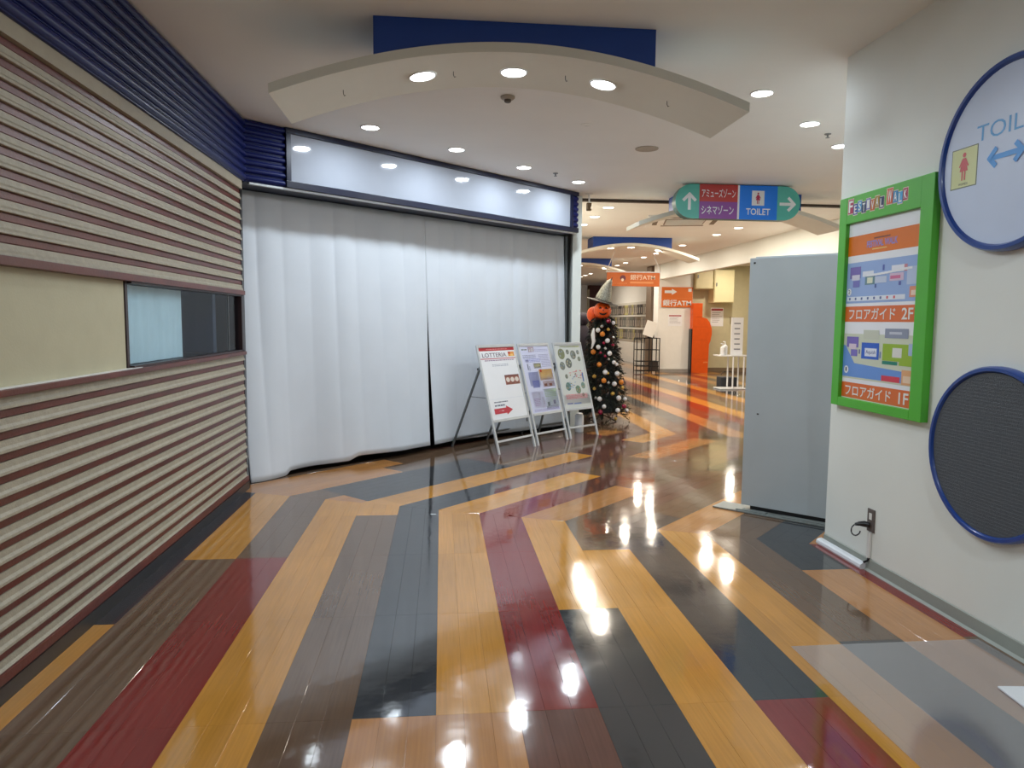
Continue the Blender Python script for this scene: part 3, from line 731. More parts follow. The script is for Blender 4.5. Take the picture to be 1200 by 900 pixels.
def f_2f(mb):
    prect(mb,0,.545,1,.775,(150,176,222))
    y = yy-.001
    prect(mb,.05,.685,.21,.75,(120,104,176),y); prect(mb,.08,.675,.20,.705,(214,212,226),y-.0004); prect(mb,.10,.635,.20,.672,(120,120,190),y)
    prect(mb,.24,.69,.40,.72,(226,230,238),y); prect(mb,.64,.70,.80,.735,(230,232,240),y); prect(mb,.28,.645,.42,.69,(104,140,150),y); prect(mb,.31,.652,.39,.684,(222,226,200),y-.0004)
    for i in range(12):     # passage through the middle
        u = .30+.05*i; v = .690+.018*(i/11.0)**1.5; prect(mb,u,v,u+.052,v+.012,(236,238,242),y-.0006)
    prect(mb,.42,.65,.58,.685,(196,206,226),y); prect(mb,.62,.655,.80,.695,(214,190,212),y); prect(mb,.63,.665,.76,.682,(206,110,150),y-.0004); prect(mb,.80,.70,.84,.735,(206,140,150),y)
    prect(mb,.84,.63,.98,.72,(186,200,226),y); prect(mb,.52,.715,.545,.745,(80,96,176),y); prect(mb,.42,.625,.445,.645,(80,100,160),y); prect(mb,.74,.63,.77,.65,(90,100,170),y)
    prect(mb,.88,.565,.985,.62,(226,146,110),y); prect(mb,.90,.575,.97,.60,(240,214,196),y-.0004)
    prect(mb,.02,.557,.83,.582,(226,232,242),y)
    for i,c in enumerate([(90,110,160)]*6+[(214,96,104)]*2): prect(mb,.05+.09*i,.563,.075+.09*i,.577,c,y-.0004)
    mb.disc(U(.05),V_(.61),.022,y,paper_m,20); mb.text('2',U(.035),V_(.60),U(.065),V_(.622),y-.0005,mat('print_ink',srgb(70,76,96),0.5,0))
printed('second_floor_map', f_2f)
def f_2b(mb):
    prect(mb,0,.44,1,.527,OR); mb.text('フロアガイド',U(.06),V_(.453),U(.72),V_(.515),yy-.001,white_m,0.012); mb.text('2F',U(.80),V_(.453),U(.94),V_(.513),yy-.001,white_m,0.015)
printed('second_floor_band', f_2b)
def f_1f(mb):
    y = yy-.001
    prect(mb,0,.115,1,.372,(206,212,190))
    mb.quad([(U(0),yy-.0005,V_(.125)),(U(.86),yy-.0005,V_(.125)),(U(.86),yy-.0005,V_(.185)),(U(.18),yy-.0005,V_(.205)),(U(.03),yy-.0005,V_(.305)),(U(0),yy-.0005,V_(.305))],mat('print_sea',srgb(104,150,220),0.4,0))
    prect(mb,.05,.295,.23,.355,(120,104,186),y); prect(mb,.09,.285,.20,.315,(222,206,220),y-.0004); prect(mb,.12,.245,.22,.283,(120,110,190),y)
    prect(mb,.28,.235,.53,.325,(40,96,200),y); prect(mb,.33,.25,.50,.295,(226,232,244),y-.0004); mb.text('Aquish',U(.345),V_(.258),U(.485),V_(.285),y-.0008,mat('print_navy',srgb(50,60,140),0.4,0))
    prect(mb,.60,.355,.90,.405,(140,148,168),y); prect(mb,.66,.375,.82,.388,(196,200,212),y-.0004); prect(mb,.30,.345,.52,.395,(200,204,186),y)
    prect(mb,.58,.235,.80,.325,(150,184,40),y); prect(mb,.80,.215,.985,.325,(150,184,40),y); prect(mb,.71,.255,.83,.305,(222,222,214),y-.0004); prect(mb,.58,.215,.78,.233,(30,130,110),y)
    prect(mb,.91,.27,.97,.33,(170,190,226),y-.0004); prect(mb,.54,.245,.56,.28,(120,140,180),y); prect(mb,.24,.26,.26,.285,(90,100,150),y)
    prect(mb,.84,.118,.985,.195,(226,170,120),y); prect(mb,.86,.13,.97,.165,(236,206,176),y-.0004); prect(mb,.58,.125,.82,.155,(214,60,80),y)
    mb.disc(U(.06),V_(.165),.024,y,paper_m,20); mb.text('1',U(.05),V_(.155),U(.07),V_(.178),y-.0005,MATS['print_ink'])
printed('first_floor_map', f_1f)
def f_1b(mb):
    prect(mb,0,.004,1,.092,OR); mb.text('フロアガイド',U(.06),V_(.018),U(.72),V_(.08),yy-.001,white_m,0.012); mb.text('1F',U(.82),V_(.018),U(.94),V_(.078),yy-.001,white_m,0.015)
printed('first_floor_band', f_1b)

# round toilet sign
def ringsign(name, label, cat, yc, zc, r, depth, face, rw=0.034):
    t = thing(name, label, cat, (XR,yc,zc), RZ)
    mb = MB(); n = 64
    prof = [(r-rw,-0.001),(r,-0.001),(r,-depth*0.75),(r-rw*0.25,-depth),(r-rw*0.75,-depth),(r-rw,-depth*0.78)]
    vs_ = []; K = len(prof)
    for (q,y) in prof:
        for k in range(n): a = 2*PI*k/n; vs_.append((q*math.cos(a), y, q*math.sin(a)))
    mb.add(vs_, [(i*n+k, i*n+(k+1)%n, ((i+1)%K)*n+(k+1)%n, ((i+1)%K)*n+k) for i in range(K) for k in range(n)], ringblue)
    mb.build('rim', t, smooth=True)
    mb = MB(); mb.prism([((r-rw-0.0005)*math.cos(2*PI*k/n),(r-rw-0.0005)*math.sin(2*PI*k/n)) for k in range(n)], 'y', -depth*0.72, -0.001, face); f = mb.build('face', t)
    return t, f, -depth*0.72
tface = mat('toilet_sign_face', srgb(206,220,244), 0.3, 0.01)
t, f, yf = ringsign('toilet_sign', 'round white toilet sign with blue rim high on the right wall', 'sign', 3.06, 2.275, 0.438, 0.055, tface)
lb = mat('light_blue_print', srgb(96,168,228), 0.4, 0)
mb = MB(); mb.text('TOILET', -0.195, 0.095, 0.225, 0.170, yf-0.0008, lb, 0.0); mb.build('lettering', f)
mb = MB(); ol = mat('icon_outline', srgb(120,130,120),0.4,0)
mb.rect(-0.355,-0.105,-0.180,0.09,yf-0.0006,ol); mb.rect(-0.35,-0.10,-0.185,0.085,yf-0.0012,mat('icon_yellow',srgb(220,226,168),0.4,0)); woman(mb,-0.268,0.0,0.135,yf-0.002,mat('icon_pink',srgb(214,96,100),0.4,0)); mb.text('WOMEN',-0.298,-0.092,-0.238,-0.08,yf-0.002,ol); mb.build('pictogram', f)
mb = MB(); mb.rect(0.195,-0.105,0.375,0.10,yf-0.0006,ol); mb.rect(0.20,-0.10,0.37,0.095,yf-0.0012,MATS['icon_yellow']); mb.build('pictogram', f)
mb = MB(); bb = mat('arrow_blue', srgb(84,164,240),0.4,0)
arrow(mb, -0.055, 0.0, 0.10, PI, 0.024, bb, yf-0.0012); arrow(mb, 0.04, 0.0, 0.10, 0, 0.024, bb, yf-0.0036); mb.build('arrow', f)
mesh_m = mat('grey_mesh', srgb(84,90,96), 0.55, 0.1, 60, 0.5, 260)
t, f, yf = ringsign('round_grey_panel', 'round grey mesh panel with blue rim low on the right wall', 'wall panel', 3.05, 0.892, 0.415, 0.042, mesh_m, 0.030)
# fine ribs of the mesh cloth
mb = MB()
for i in range(46):
    z = -0.378+i*0.0168; hw = math.sqrt(max(0.0004, 0.381**2-z*z)); mb.box((-hw, yf-0.0018, z-0.003),(hw, yf-0.0002, z+0.003), mesh_m)
tag(mb.build('mesh_rib', f), kind='stuff')

# power outlet with plug and duct
out = thing('power_outlet', 'brown wall outlet with a plugged-in black adapter low on the right wall', 'outlet', (XR,3.97,0.31), RZ)
mb = MB(); mb.box((-0.035,-0.008,-0.07),(0.035,-0.0005,0.07), mat('outlet_plate', srgb(96,88,84),0.4), 0.003); mb.build('cover_plate', out)
mb = MB(); mb.box((-0.014,-0.011,0.005),(0.014,-0.0085,0.045), white_m, 0.002); mb.build('socket', out)
plug = thing('plug', 'black plug with a looped cord in the wall outlet', 'plug', (XR,3.97,0.28), RZ)
mb = MB(); mb.tube([(-0.005,-0.012,0),(-0.02,-0.035,0.004),(-0.028,-0.06,0.004),(-0.03,-0.085,0.0)], [0.017,0.019,0.014,0.009], black_m, 12); mb.build('body', plug, smooth=True)
mb = MB(); pts = [(-0.03+0.0*i, -0.08-0.03*math.sin(PI*2*i/14), -0.035+0.035*math.cos(PI*2*i/14)) for i in range(11)]
mb.tube(pts, 0.004, black_m, 8); mb.build('cord', plug, smooth=True)
mb = MB(); mb.box((-0.012,-0.016,-0.232),(0.012,-0.0005,-0.072), white_m, 0.004); 
d2 = mb.build('cable_duct', None, (XR,3.97,0.31), (0,0,RZ)); tag(d2, 'slim white cable duct running down from the wall outlet', 'cable duct')
mb = MB(); mb.tube([(XR-0.008,3.97,0.078),(XR-0.014,3.97,0.06),(XR-0.03,3.985,0.046)], 0.007, black_m, 8); tag(mb.build('cable_end', smooth=True), 'short black cable end between the duct and the skirting', 'cable')

# ------------------------------------------------------------------ grey folding partition by the right wall
PA = Vector((2.40,5.38)); PB = Vector((3.04,4.74)); PL = (PB-PA).length
part = thing('partition_panel', 'tall plain grey partition panel standing beside the right wall corner', 'partition', (PA.x,PA.y,0), -PI/4)
mb = MB(); mb.box((0,0,0.045),(PL,0.045,2.0), panelg, 0.003); mb.build('front_leaf', part)
mb = MB(); mb.box((0.02,0.062,0.06),(PL+0.16,0.105,2.015), panelg, 0.003); mb.build('rear_leaf', part)
mb = MB(); mb.box((-0.0,0.046,0.10),(0.018,0.061,1.62), black_m); mb.box((-0.012,0.046,1.35),(0.0,0.11,1.60), black_m); mb.build('edge_seal', part)
mb = MB(); mb.box((0.07,0.012,0.014),(PL-0.02,0.035,0.044), black_m); mb.build('foot_bar', part)
mb = MB(); mb.box((0.03,0.0005,1.955),(0.045,-0.002,1.968), black_m); mb.build('screw_cap', part)
mb = MB(); mb.box((0.10,-0.003,0.78),(0.115,0.0,0.79), black_m); mb.build('scuff_hole', part)
plm = mat('base_plate_metal', srgb(136,142,140), 0.45, 0.08, 10, metal=0.4)
mb = MB(); mb.M = Matrix.Translation((PA.x,PA.y,0)) @ Matrix.Rotation(-PI/4,4,'Z')
mb.box((-0.20,-0.085,0.001),(PL-0.02,0.13,0.012), plm, 0.002)
bp = mb.build('floor_plate'); tag(bp, 'flat grey metal plate on the floor under the grey partition', 'plate')
for a,b in ((-0.02,0.22),(0.34,0.70)):
    mb = MB(); mb.M = Matrix.Translation((PA.x,PA.y,0)) @ Matrix.Rotation(-PI/4,4,'Z'); mb.box((a,-0.065,0.0122),(b,-0.005,0.019), plm, 0.002); mb.build('raised_strip', bp)
mb = MB(); mb.box((3.31,5.50,0.0),(3.34,5.53,2.33), navyD); tag(mb.build('dark_pole'), 'thin dark pole rising behind the grey partition', 'pole')

# floor mat and white plate at the lower right
film = glass_mat('clear_film', (0.97,0.975,0.98), 0.35, 0.14, srgb(200,200,206), 0.12)
mb = MB(); mb.box((1.618,1.2,0.0006),(2.555,3.028,0.0022), film)
tag(mb.build('clear_floor_mat'), 'thin clear plastic mat lying on the floor along the right wall', 'mat')
bs = thing('stand_base', 'white flat stand base on the floor at the right edge', 'stand base', (2.42,2.4,0.0022), math.radians(-6))
mb = MB(); mb.box((-0.15,-0.30,0.0005),(0.14,0.18,0.010), whiteg, 0.004); mb.build('plate', bs)
mb = MB(); mb.lathe([(0.03,0.010),(0.028,0.02),(0.014,0.03),(0.012,0.42),(0.002,0.421)], whiteg, 20, (0.06,-0.16,0)); mb.build('post', bs, smooth=True)

# ------------------------------------------------------------------ poster stands
TILT = math.atan(0.35/1.22); LT = math.hypot(0.35,1.22)
def pm(c): return mat('print_%d_%d_%d'%c, srgb(*c), 0.4, 0)
def stand(A, B, label, art, spread=0.75):
    A = Vector(A); B = Vector(B); d = B-A; w = d.length; ang = math.atan2(d.y,d.x)
    t = thing('poster_stand', label, 'poster stand', (A.x,A.y,0), ang, 'poster stands in front of the curtains')
    rot = (-TILT,0,0)
    rw = 0.028
    def pc(name, mb, par=t, rr=rot): return mb.build(name, par, rot=rr)
    for x0 in (0, w-rw):
        mb = MB(); mb.box((x0,0.0,0.0),(x0+rw,0.022,LT), metal_m, 0.004); pc('front_leg', mb)
    pz = 0.36
    for nm,z0,z1 in (('top_bar',LT-0.035,LT),('panel_bottom_bar',pz,pz+0.032),('foot_bar',0.13,0.155)):
        mb = MB(); mb.box((rw+.0005,-0.004 if nm!='foot_bar' else 0.002,z0),(w-rw-.0005,0.02,z1), metal_m, 0.004); pc(nm, mb)
    mb = MB(); mb.box((rw+.0005,0.006,pz+0.0325),(w-rw-.0005,0.016,LT-0.0355), white_m); bd = pc('backboard', mb)
    pw = w-2*rw-0.004; ph = LT-0.0355-pz-0.0325-0.004
    mb = MB(); mb.M = Matrix.Translation((rw+0.002,0.004,pz+0.0345))
    mb.box((0,0,0),(pw,0.0015,ph), paper_m)
    art(mb, lambda u,v,u2,v2,c,k=1: mb.rect(u*pw,v*ph,u2*pw,v2*ph,-0.0006*k,pm(c)), pw, ph)
    pc('poster', mb)
    # rear frame, hinged behind the top
    yt = 0.30; zt = 1.0; 
    a = math.atan2(spread-yt, zt); LR = math.hypot(spread-yt, zt)
    for x0 in (0.02, w-0.045):
        mb = MB(); mb.box((x0,-0.01,0),(x0+0.025,0.01,LR), greym, 0.003)
        mb.build('rear_leg', t, (0,spread,0), (a,0,0))
    mb = MB(); mb.box((0.046,-0.008,0.10),(w-0.046,0.008,0.122), greym, 0.002); mb.build('rear_bar', t, (0,spread,0), (a,0,0))
    mb = MB(); mb.box((0.03,0.315,0.93),(0.045,0.36,0.955), black_m); mb.build('hinge', t)
    mb = MB(); zc = 0.62; yf = zc*math.tan(TILT)+0.02; yr = spread-(spread-yt)*zc/zt
    mb.tube([(0.03,yf,zc),(0.03,yr,zc)], 0.004, greym, 6); mb.build('stay', t)
    return t
def lines(mb, R, u0, u1, v, n, c, dv=0.02, h=0.007):
    for i in range(n):
        vv = v-i*dv; u = u0
        while u < u1:
            l = rnd.uniform(0.02,0.07); R(u, vv, min(u+l,u1), vv+h, c, 2); u += l+0.012
def art1(mb, R, pw, ph):
    R(0,.955,1,1,(176,40,52)); lines(mb,R,.2,.8,.972,1,(226,150,150),h=.01)
    mb.text('LOTTERIA',0.06*pw,.865*ph,.74*pw,.925*ph,-0.0014,pm((96,70,96)),0.004)
    R(.80,.868,.98,.935,(226,150,70)); R(.80,.90,.87,.935,(190,60,50),2); R(.86,.868,.94,.90,(236,196,120),2)
    R(0,.838,1,.85,(190,96,110)); R(0,.832,1,.836,(236,220,226)); lines(mb,R,.10,.95,.812,1,(150,110,150),h=.012); lines(mb,R,.28,.75,.755,2,(150,156,176))
    R(.56,.46,.98,.60,(150,92,80)); R(.56,.575,.98,.60,(120,70,66),2)
    for i in range(3): mb.disc((.64+.13*i)*pw,.53*ph,.055*pw,-0.0015,pm((226,216,208)),16,.035*ph); R(.60+.13*i,.47,.68+.13*i,.49,(130,80,70),3)
    R(0,.272,1,.276,(214,220,232)); lines(mb,R,.12,.5,.225,1,(96,100,120),h=.014); lines(mb,R,.12,.4,.175,1,(96,100,120),h=.02)
    mb.quad([(.08*pw,-0.0014,.07*ph),(.42*pw,-0.0014,.07*ph),(.42*pw,-0.0014,.045*ph),(.60*pw,-0.0014,.11*ph),(.42*pw,-0.0014,.175*ph),(.42*pw,-0.0014,.145*ph),(.08*pw,-0.0014,.145*ph)],pm((196,56,72)))
    mb.text('→',.2*pw,.1*ph,.36*pw,.115*ph,-0.002,paper_m)
def art2(mb, R, pw, ph):
    R(0,0,1,1,(206,210,236)); R(.28,.91,.48,.985,(214,104,96)); mb.text('10',.31*pw,.92*ph,.45*pw,.975*ph,-0.0016,paper_m,.02); lines(mb,R,.05,.25,.94,1,(110,120,110),h=.02)
    lines(mb,R,.5,.95,.94,2,(150,156,196)); lines(mb,R,.05,.5,.86,3,(110,116,150)); lines(mb,R,.6,.95,.86,5,(130,130,170)); R(.10,.76,.22,.80,(70,86,190)); lines(mb,R,.24,.62,.80,3,(96,110,200))
    R(.36,.66,.62,.735,(160,152,96)); lines(mb,R,.38,.60,.71,2,(220,214,160)); R(.14,.64,.17,.73,(60,80,90)); R(.20,.63,.23,.70,(60,80,90)); lines(mb,R,.66,.98,.76,5,(140,140,180))
    R(.12,.40,.48,.61,(176,184,226)); R(.20,.37,.44,.48,(120,130,216)); R(.50,.47,.98,.64,(222,170,86)); R(.54,.60,.60,.64,(200,60,40),2); lines(mb,R,.56,.92,.57,4,(236,206,130)); R(.56,.37,.98,.46,(190,170,176)); R(.60,.38,.70,.42,(120,70,60),2); R(.78,.38,.88,.42,(120,70,60),2)
    R(.10,.07,.50,.31,(206,184,206)); R(.32,.18,.38,.29,(90,50,66)); R(.42,.12,.50,.22,(110,60,80)); lines(mb,R,.14,.34,.20,6,(150,110,170)); R(.52,.05,.99,.34,(200,220,196)); R(.58,.08,.66,.14,(100,110,120),2); R(.80,.10,.88,.16,(100,100,130),2); lines(mb,R,.55,.95,.30,5,(150,180,140)); lines(mb,R,.52,.95,.07,3,(110,120,150)); lines(mb,R,.08,.96,.04,2,(140,130,190))
def art3(mb, R, pw, ph):
    R(0,0,1,1,(212,216,212)); R(.18,.965,.95,.985,(196,204,110)); R(0,.05,1,.20,(226,226,226))
    rr = random.Random(3)
    for (u,v,a,c) in ((.20,.86,.13,(130,136,104)),(.45,.89,.06,(120,126,116)),(.65,.84,.11,(128,134,126)),(.85,.88,.055,(120,126,120)),(.86,.77,.06,(130,140,124)),(.16,.67,.10,(120,130,126)),(.42,.71,.12,(104,112,110)),(.24,.50,.055,(120,130,120)),(.24,.34,.10,(96,130,126)),(.60,.28,.10,(110,140,120)),(.82,.34,.08,(120,150,140)),(.76,.19,.05,(140,146,130))):
        mb.disc(u*pw,v*ph,a*pw,-0.0012,pm(c),14,a*pw*1.15)
        for k in range(6):
            th = rr.uniform(0,2*PI); q = a*0.55; mb.disc((u+q*math.cos(th))*pw, v*ph+q*pw*math.sin(th), a*0.22*pw, -0.0018-0.0001*k, pm((rr.choice([(168,172,150),(90,96,90),(176,150,110),(150,160,170)]))), 8)
    for i in range(26):
        u = rr.uniform(.35,.85); v = rr.uniform(.45,.58); R(u,v,u+.05,v+.012,rr.choice([(206,96,110),(220,150,150),(150,120,90),(120,150,190)]),4)
    for i in range(14):
        u = rr.uniform(.25,.55); v = rr.uniform(.30,.42); R(u,v,u+.04,v+.012,rr.choice([(120,160,210),(150,130,90),(110,120,100)]),4)
    lines(mb,R,.08,.92,.20,4,(220,130,140),.02,.012); R(.08,.06,.30,.08,(110,120,170),2); R(.34,.055,.62,.075,(120,140,190),2); R(.85,.40,.90,.55,(80,110,170),2)
stand((.647,7.813),(1.135,8.32), 'silver A-frame poster stand with LOTTERIA notice, leftmost of the three', art1)
stand((1.165,8.355),(1.615,8.79), 'silver A-frame poster stand with a busy blue and orange poster, middle one', art2)
stand((1.645,8.82),(2.085,9.15), 'silver A-frame poster stand with a collage of round pictures, rightmost one beside the tree', art3, 0.62)
cn = thing('white_canister', 'small white canister on the floor behind the rightmost poster stand', 'canister', (1.87,9.42,0))
mb = MB(); mb.lathe([(0.055,0),(0.06,0.01),(0.06,0.22),(0.05,0.235)], whiteg, 20); mb.build('body', cn, smooth=True)
mb = MB(); mb.lathe([(0.045,0.2355),(0.048,0.25),(0.03,0.26),(0.002,0.262)], whiteg, 20); mb.build('lid', cn, smooth=True)

# ------------------------------------------------------------------ halloween tree
TX0, TY0 = 2.44, 10.50
tree = thing('decorated_tree', 'slim dark artificial tree with baubles under a pumpkin head', 'tree', (TX0,TY0,0))
def tr(z): return 0.42-0.235*min(1,max(0,(z-0.08)/1.40))
def tax(z): return -0.03*z/1.5
mb = MB(); mb.tube([(0,0,0.02),(tax(1.6),0,1.62)], 0.02, mat('trunk_brown', srgb(60,44,32),0.7), 8); mb.build('trunk', tree)
for k in range(4):
    a = PI/4+k*PI/2; mb = MB(); mb.tube([(0,0,0.09),(0.24*math.cos(a),0.24*math.sin(a),0.008)], 0.008, black_m, 6); mb.build('stand_leg', tree)
fm = mat('fir_green', srgb(26,40,28), 0.7, 0.35, 20); fm3 = mat('fir_bronze', srgb(70,44,30), 0.5, 0.3, 20); fm2 = mat('fir_dark', srgb(16,20,18), 0.7, 0.3, 20)
mb = MB(); tr_ = random.Random(11)
for i in range(900):
    z = 0.11+1.46*(i/900.0); a = i*2.39996+tr_.uniform(-.2,.2)
    R0 = tr(z)*tr_.uniform(0.86,1.10); cx0 = tax(z)
    base = Vector((cx0+0.35*R0*math.cos(a), 0.35*R0*math.sin(a), z+0.07)); tip = Vector((cx0+R0*math.cos(a), R0*math.sin(a), z-0.06*tr_.uniform(.3,1.2)))
    dv = (tip-base); m = fm3 if tr_.random() < 0.2 else fm if tr_.random() < (0.75 if z < 0.6 else 0.35) else fm2
    for j in range(9):
        c = base+dv*(0.2+0.8*j/8.0); L = 0.06
        d = (dv.normalized()*0.8+Vector((tr_.uniform(-1,1),tr_.uniform(-1,1),tr_.uniform(-1,1)))).normalized()*L
        s = dv.cross(Vector((tr_.uniform(-1,1),tr_.uniform(-1,1),tr_.uniform(-1,1)))).normalized()*0.012
        mb.add([c-s,c+s,c+d], [(0,1,2)], m)
mb.lathe([(0.12,0.12),(0.30,0.15),(0.19,0.7),(0.07,1.5),(0.03,1.58)], fm2, 14)
tag(mb.build('foliage', tree), kind='stuff')
ORN = [('maroon',232,203,.036),('white',265,215,.03),('white',165,263,.035),('orange',195,288,.038),('white',228,330,.036),('silver',145,330,.026),('white',170,372,.034),('orange',138,405,.038),('white',243,412,.036),
 ('white',272,470,.03),('white',290,482,.026),('orange',178,485,.037),('white',218,533,.038),('white',295,543,.038),('orange',210,587,.038),('white',278,608,.036),('orange',322,600,.038),('gold',148,562,.03),
 ('white',185,705,.036),('white',308,700,.038),('white',350,710,.03),('white',215,752,.032),('white',303,778,.036),('maroon',192,788,.036),('maroon',345,755,.036),('white',360,785,.034),
 ('silver',190,238,.024),('gold',232,258,.026),('silver',265,310,.024),('maroon',205,345,.022),('silver',215,380,.022),('maroon',185,408,.022),('silver',238,450,.02),('maroon',265,358,.022),('silver',190,620,.022),('gold',268,670,.03),
 ('gold',330,635,.03),('silver',160,700,.022),('gold',290,830,.026),('silver',240,600,.022),('gold',235,540,.022),('maroon',215,430,.02),('gold',150,640,.024)]
OC = dict(white=mat('bauble_white', srgb(236,232,232),0.3,0.03,20), orange=mat('bauble_orange', srgb(226,134,44),0.35,0.05,20), maroon=mat('bauble_maroon', srgb(150,20,60),0.2,0.05,20,coat=0.5), silver=mat('bauble_silver', srgb(190,190,186),0.25,0.05,20,metal=0.6), gold=mat('bauble_gold', srgb(196,160,80),0.3,0.05,20,metal=0.6))
capm = mat('bauble_cap', srgb(180,160,110),0.3,0,metal=0.8)
words = ['highest','second highest','third highest','fourth highest','fifth highest','sixth highest','seventh highest','eighth highest','ninth highest','tenth highest','eleventh highest','twelfth highest','thirteenth highest','fourteenth highest','fifteenth highest','sixteenth highest','seventeenth highest','eighteenth highest']
cnt = {}; omesh = {}
for c,qx,qy,r in sorted(ORN, key=lambda t: t[2]):
    px, py = 670+qx/5.625, 340+qy/5.625
    z = 1.5-(py-376.5)/78.3; u = (px-706.5)/78.3
    R0 = tr(z)+0.01; u2 = u-tax(z)+0.0
    u2 = max(-R0*0.97, min(R0*0.97, u2)); dpt = math.sqrt(max(0.0004, R0*R0-u2*u2))
    # sideways offset is taken square to the viewing direction, depth towards it
    vx, vy = TX0, TY0; l = math.hypot(vx,vy); fx, fy = vx/l, vy/l
    X = TX0+tax(z)+u2*fy-dpt*fx; Y = TY0-u2*fx-dpt*fy
    i = cnt.get(c,0); cnt[c] = i+1
    t = thing('bauble', '%s bauble hanging on the dark tree, %s of the %s ones' % (c, words[i], c), 'bauble', (X,Y,z), 0, 'baubles on the tree')
    if (c,r) not in omesh:
        a = MB(); a.ball((0,0,0), r, OC[c], 16, 10); oa = a.build('ball', t, smooth=True)
        b = MB(); b.lathe([(r*0.22,r*0.95),(r*0.22,r*1.12),(r*0.1,r*1.16),(0.001,r*1.3)], capm, 8); ob = b.build('cap', t)
        omesh[(c,r)] = (oa.data, ob.data)
    else:
        inst(omesh[(c,r)][0], 'ball', t); inst(omesh[(c,r)][1], 'cap', t)
# pumpkin lantern
pk = thing('pumpkin_head', 'orange jack-o-lantern pumpkin with a smiling face on top of the tree', 'pumpkin', (2.385,10.40,1.66), math.radians(-8))
pm_ = mat('pumpkin_skin', srgb(230,84,14), 0.35, 0.08, 14)
mb = MB(); n, K = 48, 16; V = []
for i in range(K+1):
    th = PI*i/K
    for k in range(n):
        a = 2*PI*k/n; rb = 0.135*(1-0.055*abs(math.cos(a*5))**6*1.0); rb *= (1.0+0.0*math.sin(th))
        V.append(((rb*math.sin(th)+1e-4)*math.cos(a), (rb*math.sin(th)+1e-4)*math.sin(a), -0.122*math.cos(th)*(1-0.12*math.sin(th)**8)))
mb.add(V, [(i*n+k, i*n+(k+1)%n, (i+1)*n+(k+1)%n, (i+1)*n+k) for i in range(K) for k in range(n)], pm_)
mb.build('shell', pk, smooth=True)
ink = mat('face_black', srgb(38,14,8),0.5,0.05)
def onface(x, z): return -math.sqrt(max(0.0, 1-(x/0.137)**2-(z/0.124)**2))*0.136-0.003
def facepoly(name, pts):
    mb = MB(); c = (sum(p[0] for p in pts)/len(pts), sum(p[1] for p in pts)/len(pts))
    V = [(c[0],onface(*c),c[1])]+[(x,onface(x,z),z) for x,z in pts]
    mb.add(V, [(0,i+1,(i+1)%len(pts)+1) for i in range(len(pts))], ink); mb.build(name, pk)
facepoly('eye', [(-0.062,0.028),(-0.022,0.024),(-0.040,0.062)]); facepoly('eye', [(0.024,0.024),(0.064,0.028),(0.042,0.062)])
facepoly('nose', [(-0.012,-0.008),(0.014,-0.008),(0.001,0.018)])
facepoly('mouth', [(-0.062,-0.028),(-0.03,-0.040),(0.0,-0.044),(0.03,-0.040),(0.062,-0.028),(0.045,-0.056),(0.018,-0.070),(-0.018,-0.070),(-0.045,-0.056)])
pk2 = thing('side_pumpkin', 'second orange pumpkin tucked behind the left of the smiling one', 'pumpkin', (2.285,10.56,1.60))
mb = MB(); mb.ball((0,0,0),0.10,pm_,20,12,(1,1,1.2)); mb.build('shell', pk2, smooth=True)
hat = thing('witch_hat', 'wide-brimmed witch hat with a glittery grey cone tilted on the pumpkin', 'hat', (2.385,10.40,1.80))
hat.rotation_euler = (math.radians(8), math.radians(13), 0)
hm = mat('hat_felt', srgb(34,24,20),0.8,0.2,20); gm2 = mat('hat_glitter', srgb(150,148,136),0.35,0.5,60,0.8,80,metal=0.3)
mb = MB(); mb.lathe([(0.235,-0.012),(0.24,-0.004),(0.16,0.004),(0.10,0.02),(0.10,0.012),(0.16,-0.006)], hm, 32); mb.build('brim', hat, smooth=True)
mb = MB(); mb.tube([(0,0,0.015),(0.005,0,0.07),(0.008,0,0.14),(0.01,0,0.22),(0.025,0,0.30),(0.05,0,0.37)], [0.118,0.112,0.094,0.070,0.042,0.008], gm2, 20); mb.build('cone', hat, smooth=True)
mb = MB(); mb.tube([(0,0,0.02),(0.004,0,0.05)], [0.118,0.108], hm, 20); mb.build('band', hat, smooth=True)
df = thing('dark_figure', 'rounded dark purple decoration behind the upper left of the tree', 'decoration', (2.262,11.25,0.0))
pu = mat('dark_purple_cloth', srgb(34,24,40),0.7,0.2,10)
mb = MB(); mb.tube([(0,0,0),(0,0,0.9),(0.02,0,1.15),(0.0,0,1.35),(0,0,1.45)], [0.16,0.14,0.17,0.12,0.05], pu, 16); mb.build('cloak', df, smooth=True)
mb = MB(); mb.ball((0,0,1.53),0.10,pu,16,10,(1,1,1.15)); mb.build('head', df, smooth=True)
rb = MB(); rb.tube([(2.22,10.22,1.40),(2.205,10.2,1.30),(2.215,10.19,1.20),(2.19,10.2,1.10)], [0.012,0.03,0.026,0.008], OC['white'], 8)
tag(rb.build('white_ribbon', smooth=True), 'small pale ribbon hanging on the upper left of the tree', 'ribbon')

